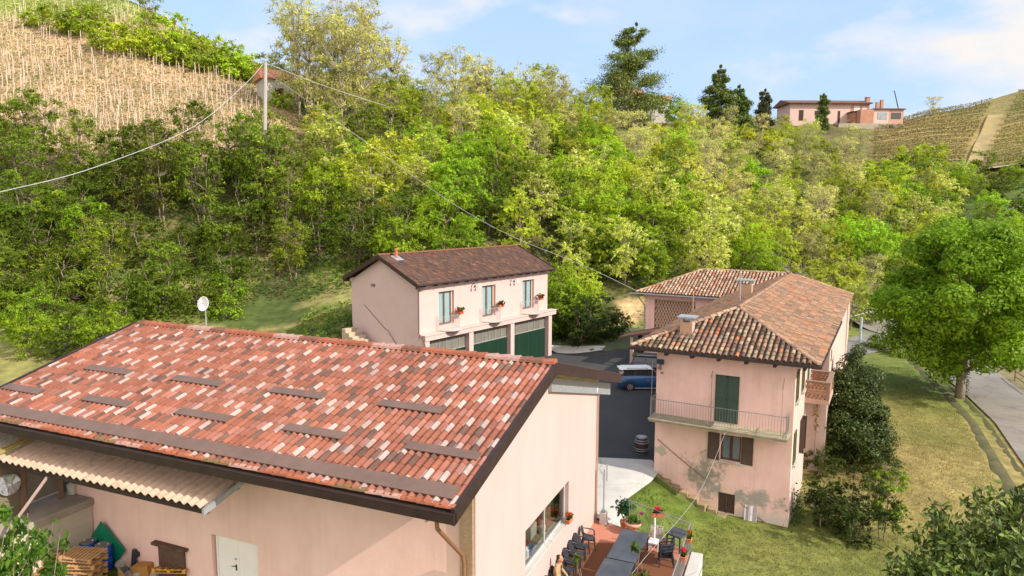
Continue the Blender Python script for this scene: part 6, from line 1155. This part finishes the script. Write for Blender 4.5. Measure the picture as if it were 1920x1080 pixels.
T=[D(px,py+4,dd) for px,py,dd in ((1905,905,17),(1880,935,16.5),(1840,935,16.3),(1915,960,16),(1800,975,15.8),(1775,995,15.6),(1850,985,15.8),(1895,1000,15.4),(1740,1015,15.4),(1710,1060,15.2),(1770,1040,15.2),(1820,1030,15.2),(1870,1045,15),(1910,1050,14.8),(1750,1070,14.8),(1800,1075,14.6),(1850,1085,14.4),(1900,1090,14.4),(1700,1095,15),(1930,920,16.6))]
sprigs('loquat_tree',(10.6,14.6,-1.8),T,'dark glossy-leaved tree filling the bottom right corner',[(.05,.09,.014),(.075,.125,.02),(.13,.19,.03),(.035,.06,.012)],.105,33,per=60,spread=.42,sub=5,mat=DENSE)
# undergrowth and grass (uncountable)
rg=np.random.default_rng(9)
def scatter(n,tr,yr,keep,hmax,size,cols,name,lab,mat=LEAF,asp=.55):
    y=yr[0]+(yr[1]-yr[0])*rg.uniform(0,1,n)**1.25; t=rg.uniform(tr[0],tr[1],n); x=t*y; z=gz(x,y); k=keep(x,y,z,t); x,y,z=x[k],y[k],z[k]; n=len(x)
    hn=vnoise(x,y,2.5,4); P=np.stack([x,y,z+hmax*hn*rg.uniform(0,1,n)],1); V=leafquads(P,np.tile([0,-.35,.8],(n,1)),(size*(.6+.4*y/yr[0]))[:,None],rg,asp); c=np.array(cols)[np.clip((vnoise(x,y,5,5)*len(cols)+rg.normal(0,.7,n)).astype(int),0,len(cols)-1)]*rg.uniform(.7,1.3,(n,1))
    o=bpy.data.objects.new(name,fastmesh(name,V,4,c,mat)); col.objects.link(o); return tag(o,lab,'undergrowth',kind='stuff')
def vkeep(x,y,z,t): return (y>82)&(t<-.24)
scatter(130000,(-.8,.66),(52,170),lambda x,y,z,t:(z>1.2)&~((t<-.17)&(y<63)&(vnoise(x,y,3.5,8)<.42))&~vkeep(x,y,z,t)&~((t>.5)&(z>19))&~((t>.14)&(t<.2)&(z<4.4)&(y<80)),1.5,.16,[(.14,.095,.05),(.07,.11,.015),(.10,.17,.018),(.15,.23,.02),(.24,.29,.035)],'undergrowth','tangled low green and brown undergrowth covering the wooded slopes')
scatter(80000,(-.8,-.2),(84,150),lambda x,y,z,t:vkeep(x,y,z,t),.5,.10,[(.10,.18,.02),(.16,.24,.03)],'vine_leaves','young green vine shoots and weeds between the stakes of the bare vineyard')
y=rg.uniform(22,66,170000); x=rg.uniform(4,46,170000); z=gz(x,y); s_=(x-7.3)*.875-(y-35.6)*.485; uh=(x-6.193)*.875-(y-34.775)*.485; vh=(x-6.193)*.485+(y-34.775)*.875
rx=np.interp(y,[16,42.8,50,57.4,69,79],[19,32.3,35.8,38.6,42,43.8])
ok=(s_>.2)&(x<rx-1.6)&~((uh>.3)&(uh<9)&(vh>.3)&(vh<31)); ba_u=(x-1.413)*-.922+(y-22.164)*.388; ba_v=(x-1.413)*-.388+(y-22.164)*-.922; ok&=~((ba_u>-4.6)&(ba_v>-7.2)); x,y,z=x[ok],y[ok],z[ok]; n=len(x)
P=np.stack([x,y,z],1); a=rg.uniform(0,6.28,n); h=rg.uniform(.03,.13,n)*(.4+1.4*vnoise(x,y,.9,7)); w_=.02; dx=np.stack([np.cos(a)*w_,np.sin(a)*w_,0*a],1); tip=P+np.stack([rg.normal(0,.05,n),rg.normal(0,.05,n),h],1)
V=np.stack([P-dx,P+dx,tip],1).reshape(-1,3); kd=np.clip((vnoise(x,y,6,1)*.5+vnoise(x,y,18,3)*.7+np.clip((x-14)/16,0,1)*.26-.47)*1.9,0,1)*(1-.75*sm(y,50,64)); gcl=np.array([[.13,.19,.025]])*(1-kd[:,None])+np.array([[.30,.24,.09]])*kd[:,None]
o=bpy.data.objects.new('lawn_grass',fastmesh('lawn_grass',V,3,gcl*rg.uniform(.7,1.3,(n,1)),LEAF)); col.objects.link(o); tag(o,'short patchy green and dry grass on the lawn around the farmhouse','grass',kind='stuff')
# ================= vineyards =================
STK=M('stake_wood',(.68,.55,.43),(.50,.38,.29),3,.9); mb=MB(); mb.cyl((0,0,-.2),(0,0,2.0),.05,.04,5); stk=mb.build('vine_stake',STK); pts=[]
random.seed(12)
for r_ in range(26):
    yb=84+r_*2.3
    for k in range(90):
        px=-40+k*8.0+random.uniform(-2,2); y=yb+random.uniform(-.5,.5)+2.2*math.sin(px*.01); x=(px-960)/CF*y
        if px>505+ (100-yb)*1.5: continue
        if random.random()<.45: continue
        x+=random.gauss(0,.35); y+=random.gauss(0,.3)
        z=gz(x,y)
        if z>50 and random.random()<.6: continue
        pts.append((y,x,z))
pts.sort(); n300=300
for i,(y,x,z) in enumerate(pts[:n300]):
    o=stk if i==0 else stk.copy()
    if i: col.objects.link(o)
    o.location=(x,y,z); o.rotation_euler=(random.gauss(0,.09),random.gauss(0,.09),0); o.scale=(1,1,random.uniform(.7,1.35)); tag(o,'pale wooden stake in the lower part of the bare vineyard','vine stake','stakes in the bare vineyard')
mb=MB()
for y,x,z in pts[n300:]: h=random.uniform(1.3,2.5); dx,dy=random.gauss(0,.1),random.gauss(0,.1); mb.cyl((x,y,z-.2),(x+dx,y+dy,z+h),.05,.045,4)
tag(mb.build('vine_stakes',STK),'many pale stakes filling the upper part of the bare vineyard','vine stakes',kind='stuff')
mb=MB()
for k in range(46):
    px=90+k*9.5; hh=None; y=146+random.uniform(-2,2); x=(px-960)/CF*y; z=gz(x,y); mb.cyl((x,y,z-.2),(x,y,z+random.uniform(1.3,1.9)),.07,.07,4)
tag(mb.build('crest_stakes',STK),'row of tiny stakes along the upper left crest line','vine stakes',kind='stuff')
def ppath(y): return np.interp(y,[148,204],[1806,1862])   # px of the dirt path
VC=[(.16,.20,.03),(.22,.24,.05),(.11,.15,.02)]; vi=0
for r_ in range(15):
    y=151+r_*3.6
    for side in (0,1):
        p0,p1=((1625+max(0,(r_-9))*8,ppath(y)-22) if side==0 else (ppath(y)+24,1990)); 
        if p1-p0<20: continue
        m=int((p1-p0)*7); px=rg.uniform(p0,p1,m); yy=y+rg.normal(0,.1,m); x=(px-960)/CF*y; z=gz(x,yy); P=np.stack([x,yy,z+rg.uniform(.5,1.35,m)],1)
        V=leafquads(P,np.tile([0,-.4,.6],(m,1)),.15,rg); cc=(np.array(VC)*1.25 if side else np.array([(.20,.20,.04),(.26,.22,.06),(.14,.15,.03)]))[rg.integers(0,3,m)]*rg.uniform(.7,1.3,(m,1))
        e=empty('vine_row',Vector(((p0-960)/CF*y,y,gz((p0-960)/CF*y,y))),0,['trellised vine row on the striped hillside, pink-house side of the dirt path','trellised vine row on the striped hillside, right of the dirt path'][side],'vine row',['vine rows between the pink hill house and the dirt path','vine rows right of the dirt path'][side])
        V=V-np.array(e.location); o=bpy.data.objects.new('foliage',fastmesh('foliage',V,4,cc,LEAF)); col.objects.link(o); o.parent=e
        mb=MB(); q=p0
        while q<p1: x=(q-960)/CF*y; z=gz(x,y); b=Vector((x,y,z))-e.location; mb.cyl(b-Vector((0,0,.2)),b+Vector((0,0,1.7)),.06,.06,4); q+=38
        x0,x1=(p0-960)/CF*y,(p1-960)/CF*y; n_=8
        L=[Vector((x0+(x1-x0)*k/n_,y,gz(x0+(x1-x0)*k/n_,y)+.9))-e.location for k in range(n_+1)]; mb.tube(L,.05,4); mb.build('trellis',M('trellis',(.3,.2,.12)) if vi==0 else bpy.data.materials['trellis'],e); vi+=1
pl=[];pr_=[]
for y in np.linspace(146,188,22): c_=float(ppath(y)); w_=14 if y>152 else 20; pl.append(((c_-w_-960)/CF*y,y)); pr_.append(((c_+w_-960)/CF*y,y))
drape('path',pl,pr_,M('path_earth',(.34,.245,.12),(.22,.19,.075),.35,.95,.4,5),.12,60)
drape('upper_road',[((1830-960)/CF*146,146),((1990-960)/CF*143,143)],[((1830-960)/CF*149.5,149.5),((1990-960)/CF*147,147)],CONCP,.25,20)
drape('lower_track',[((1880-960)/CF*120,120),((1990-960)/CF*121,121)],[((1880-960)/CF*122.5,122.5),((1990-960)/CF*124,124)],CONCP,.25,20)
# ================= far buildings =================
def bldg(name,px,y,w_,d_,h,lab,wallm,rz=0,z=None,over=.5,rh=1.2,roofm=None,axis='x',dz=-1.0):
    l=at(px,y); z=l.z if z is None else z; e=empty(name,(l.x,y,z),rz,lab,'house'); 
    mb=MB(); mb.box(-w_/2,w_/2,0,d_,dz,h); mb.build('wall',wallm,e); mb=MB()
    a,b=w_/2+over,d_+over; 
    mb.add([(-a,-over,h-.05),(a,-over,h-.05),(a,d_/2,h+rh),(-a,d_/2,h+rh),(a,b,h-.05),(-a,b,h-.05),(-a,-over,h-.3),(a,-over,h-.3),(a,b,h-.3),(-a,b,h-.3)],[(0,1,2,3),(3,2,4,5),(6,7,1,0),(5,4,8,9),(6,0,3,5,9),(7,8,4,2,1),(6,9,8,7)]); mb.build('roof',roofm or ROOFB,e); return e
ROOFB=M('brown_roof',(.17,.09,.07),(.11,.06,.05),3,.9,.4,4,stretch=(6,1,1)); ROOFR=M('red_roof',(.5,.22,.13),(.4,.17,.1),3,.9); FP=M('far_pink',(.60,.42,.37),(.55,.38,.33),.5,.9); FB=M('far_brick',(.42,.22,.15),(.36,.18,.12),1,.9); FS=M('far_stone',(.36,.32,.25),(.28,.24,.18),1,.95)
e=bldg('hill_house',1539,193,21.5,9,6.0,'long pink two-storey house with a brown roof on the right skyline',FP,rz=.02,z=36.6,over=1.0,rh=1.3)
def fw(e,x0,x1,z0,z1,m,nm='window',y=-.03): mb=MB(); mb.box(x0,x1,y-.06,y+.03,z0,z1); return mb.build(nm,m,e)
WD=glassmat('far_glass',(.05,.05,.055),.2); WW=M('white_shutter',(.62,.6,.55))
fw(e,-8.2,-7.0,1.2,4.0,DARKWOOD); fw(e,-3.8,-2.2,2.6,3.8,DARKWOOD); fw(e,-1.4,-.4,2.6,3.8,DARKWOOD); fw(e,2.6,3.2,.5,3.8,DARKWOOD)
fw(e,6.2,10.7,2.9,5.4,FB,'loggia'); fw(e,6.9,8.6,3.0,5.2,WW,'window',-.12); fw(e,9.1,10.5,3.0,5.0,WW,'window',-.12)
mb=MB(); mb.box(10.9,11.9,1,2,4.0,7.6); mb.box(10.8,12.0,.9,2.1,7.6,7.8); mb.build('chimney',FB,e)
mb=MB(); mb.box(5.3,9.4,-3.2,-.1,-1,3.1); l=mb.build('porch',FB,e); mb=MB(); mb.box(6.0,8.6,-3.3,-3.22,1.2,2.9); mb.build('opening',GLASS,l); mb=MB(); mb.box(5.0,10.2,-3.5,-.1,3.1,3.35); mb.build('porch_roof',DARKWOOD,l)
x=empty('hill_cottage',at(1640,188)+Vector((0,0,0)),.02,'low pink and brown flat-roofed annex in front of the pink hill house','house'); x.location.z=36.4
for a,b,m,n_ in ((-6.4,-2.8,FB,'brick_wall'),(-2.8,1.4,FP,'pink_wall'),(1.4,5.4,M('far_tan',(.5,.3,.22)),'tan_wall')): mb=MB(); mb.box(a,b,0 if a>-3 else -.3,5,0,3.7); mb.build(n_,m,x)
mb=MB(); mb.box(-12.2,5.6,-.4,5,-1.6,0); mb.build('stone_base',FS,x); mb=MB(); mb.box(-2.9,5.8,-.4,5.2,3.7,4.0); mb.build('flat_roof',ROOFB,x)
fw(x,-1.6,.9,1.2,3.0,M('light_glass',(.35,.4,.42),(.2,.24,.26),1,.2)); fw(x,2.1,4.7,1.3,2.9,WD); fw(x,1.6,2.5,-1.1,-.3,WD,'cellar_window',-.45)
for a,h in ((-1.0,2.0),(.2,2.6)): mb=MB(); mb.box(a,a+.7,2,2.7,4,4+h); mb.build('chimney',FB,x)
w1=bldg('white_house',1217,176,8,8,4.6,'white house with reddish roof half hidden behind the big pine',M('far_white',(.85,.83,.8)),rz=-.2,rh=1.6,roofm=ROOFR); w1.location.z+=2.6; fw(w1,1.5,2.6,1.5,2.9,WD); fw(w1,-2.5,-1.4,1.5,2.9,WD)
w2=bldg('white_house',1165,182,9,7,6.2,'second white house with red roof showing through the lower branches of the pine',M('far_white2',(.7,.66,.6)),rh=1.6,roofm=ROOFR); w2.location.z+=1.5; fw(w2,-1,0,3,4.5,WD)
sh=bldg('hillside_shed',538,112,5.6,4.5,4.0,'small grey-white shed with red roof just behind the concrete utility pole',M('shed_white',(.52,.5,.46),(.4,.38,.34),1.5,.9),rz=.55,rh=1.6,roofm=ROOFR); fw(sh,-1,.3,.2,2.4,DARKWOOD,'door')
tag(sh,cat='shed')
# ================= poles and wires =================
def pole(px,y,top,lab,r=.2,m=None,cat='utility pole'):
    l=at(px,y); t=D(px,top,y); e=empty('utility_pole',l,0,lab,cat); mb=MB(); mb.cyl((0,0,-1),(t.x-l.x,0,t.z-l.z),r*1.25,r*.85,10); mb.build('pole',m or M('pale_pole',(.60,.56,.5),(.5,.46,.4),2),e); mb=MB(); mb.cyl((t.x-l.x-.4,0,t.z-l.z-.3),(t.x-l.x+.4,0,t.z-l.z-.3),.05,n=5); mb.cyl((t.x-l.x-.25,0,t.z-l.z-.3),(t.x-l.x-.25,0,t.z-l.z+.05),.07,n=6); mb.build('insulator_arm',ZINC,e); return t
for px,py,s_ in ((556,196,.8),(530,204,.7),(585,190,.9)):
    h=hit(px,py,80)
    if h: tree('brightbush',px,h-Vector((0,0,.2)),px,s_,'bright bush just below the hillside shed','shrub','bushes below the hillside shed','shrub')
p1=pole(498,80,117,'tall pale concrete utility pole standing in front of the hillside shed',.22,M('weathered_pole',(.42,.39,.35),(.34,.31,.28),2))
for px,y,s_ in ((486,77.5,1.15),(512,77,1.2),(500,76,.95)):
    l=at(px,y); tree('thin',px,l,px*.1,s_,'slender tree hiding the foot of the concrete pole','tree','slender trees round the foot of the concrete pole','tree')
pole(1677,192,170,'thin dark pole behind the low annex of the pink hill house',.13,DARKWOOD); pole(1318,168,196,'small pale pole between the big pine and the pointed fir',.12); pole(1641,196,188,'thin aerial mast above the pink hill house roofs',.07,ZINC)
WIRE2=M('grey_wire',(.5,.5,.48),(.42,.42,.4),2,.6)
def wire(pts,lab,r=.03,sub=8,name='cable'):
    r*=.8
    P=[Vector(p) for p in pts]; L=[]
    for i in range(len(P)-1):
        a=P[max(i-1,0)];b=P[i];c=P[i+1];d=P[min(i+2,len(P)-1)]
        for k in range(sub):
            t=k/sub; L.append(.5*((2*b)+(c-a)*t+(2*a-5*b+4*c-d)*t*t+(3*b-a-3*c+d)*t**3))
    L.append(P[-1]); return tag(MB().tube(L,r,5).build(name,WIRE2),lab,'cable')
wire([D(-60,374,34),D(0,360,38),D(180,313,48),D(362,238,62),D(457,160,74),p1-Vector((.3,0,.2))],'pale cable rising from the left edge to the concrete pole',.03)
wire([p1+Vector((.3,0,-.2)),D(620,165,95),D(760,208,110),D(880,231,128),D(1005,243,145)],'pale cable running from the concrete pole across the central wood',.05)
wire([p1+Vector((.2,0,-1.2)),D(600,205,76),D(730,298,72),D(850,382,68),D(960,443,65),D(1090,496,62),HS.w(-7.0,L2-hw,6.9)],'thin cable sagging from the concrete pole down to the farmhouse wing',.022)
wire([HS.w(4.9,-.02,3.05),D(1310,925,27.5),D(1210,1045,22),D(1150,1120,18)],'thin pale line stretched from the farmhouse balcony to the foreground',.007)
wire([HS.w(8.8,28.3,5.0),D(1610,590,72),D(1638,583,76)],'thin white rod sticking out of the far corner of the farmhouse',.04)
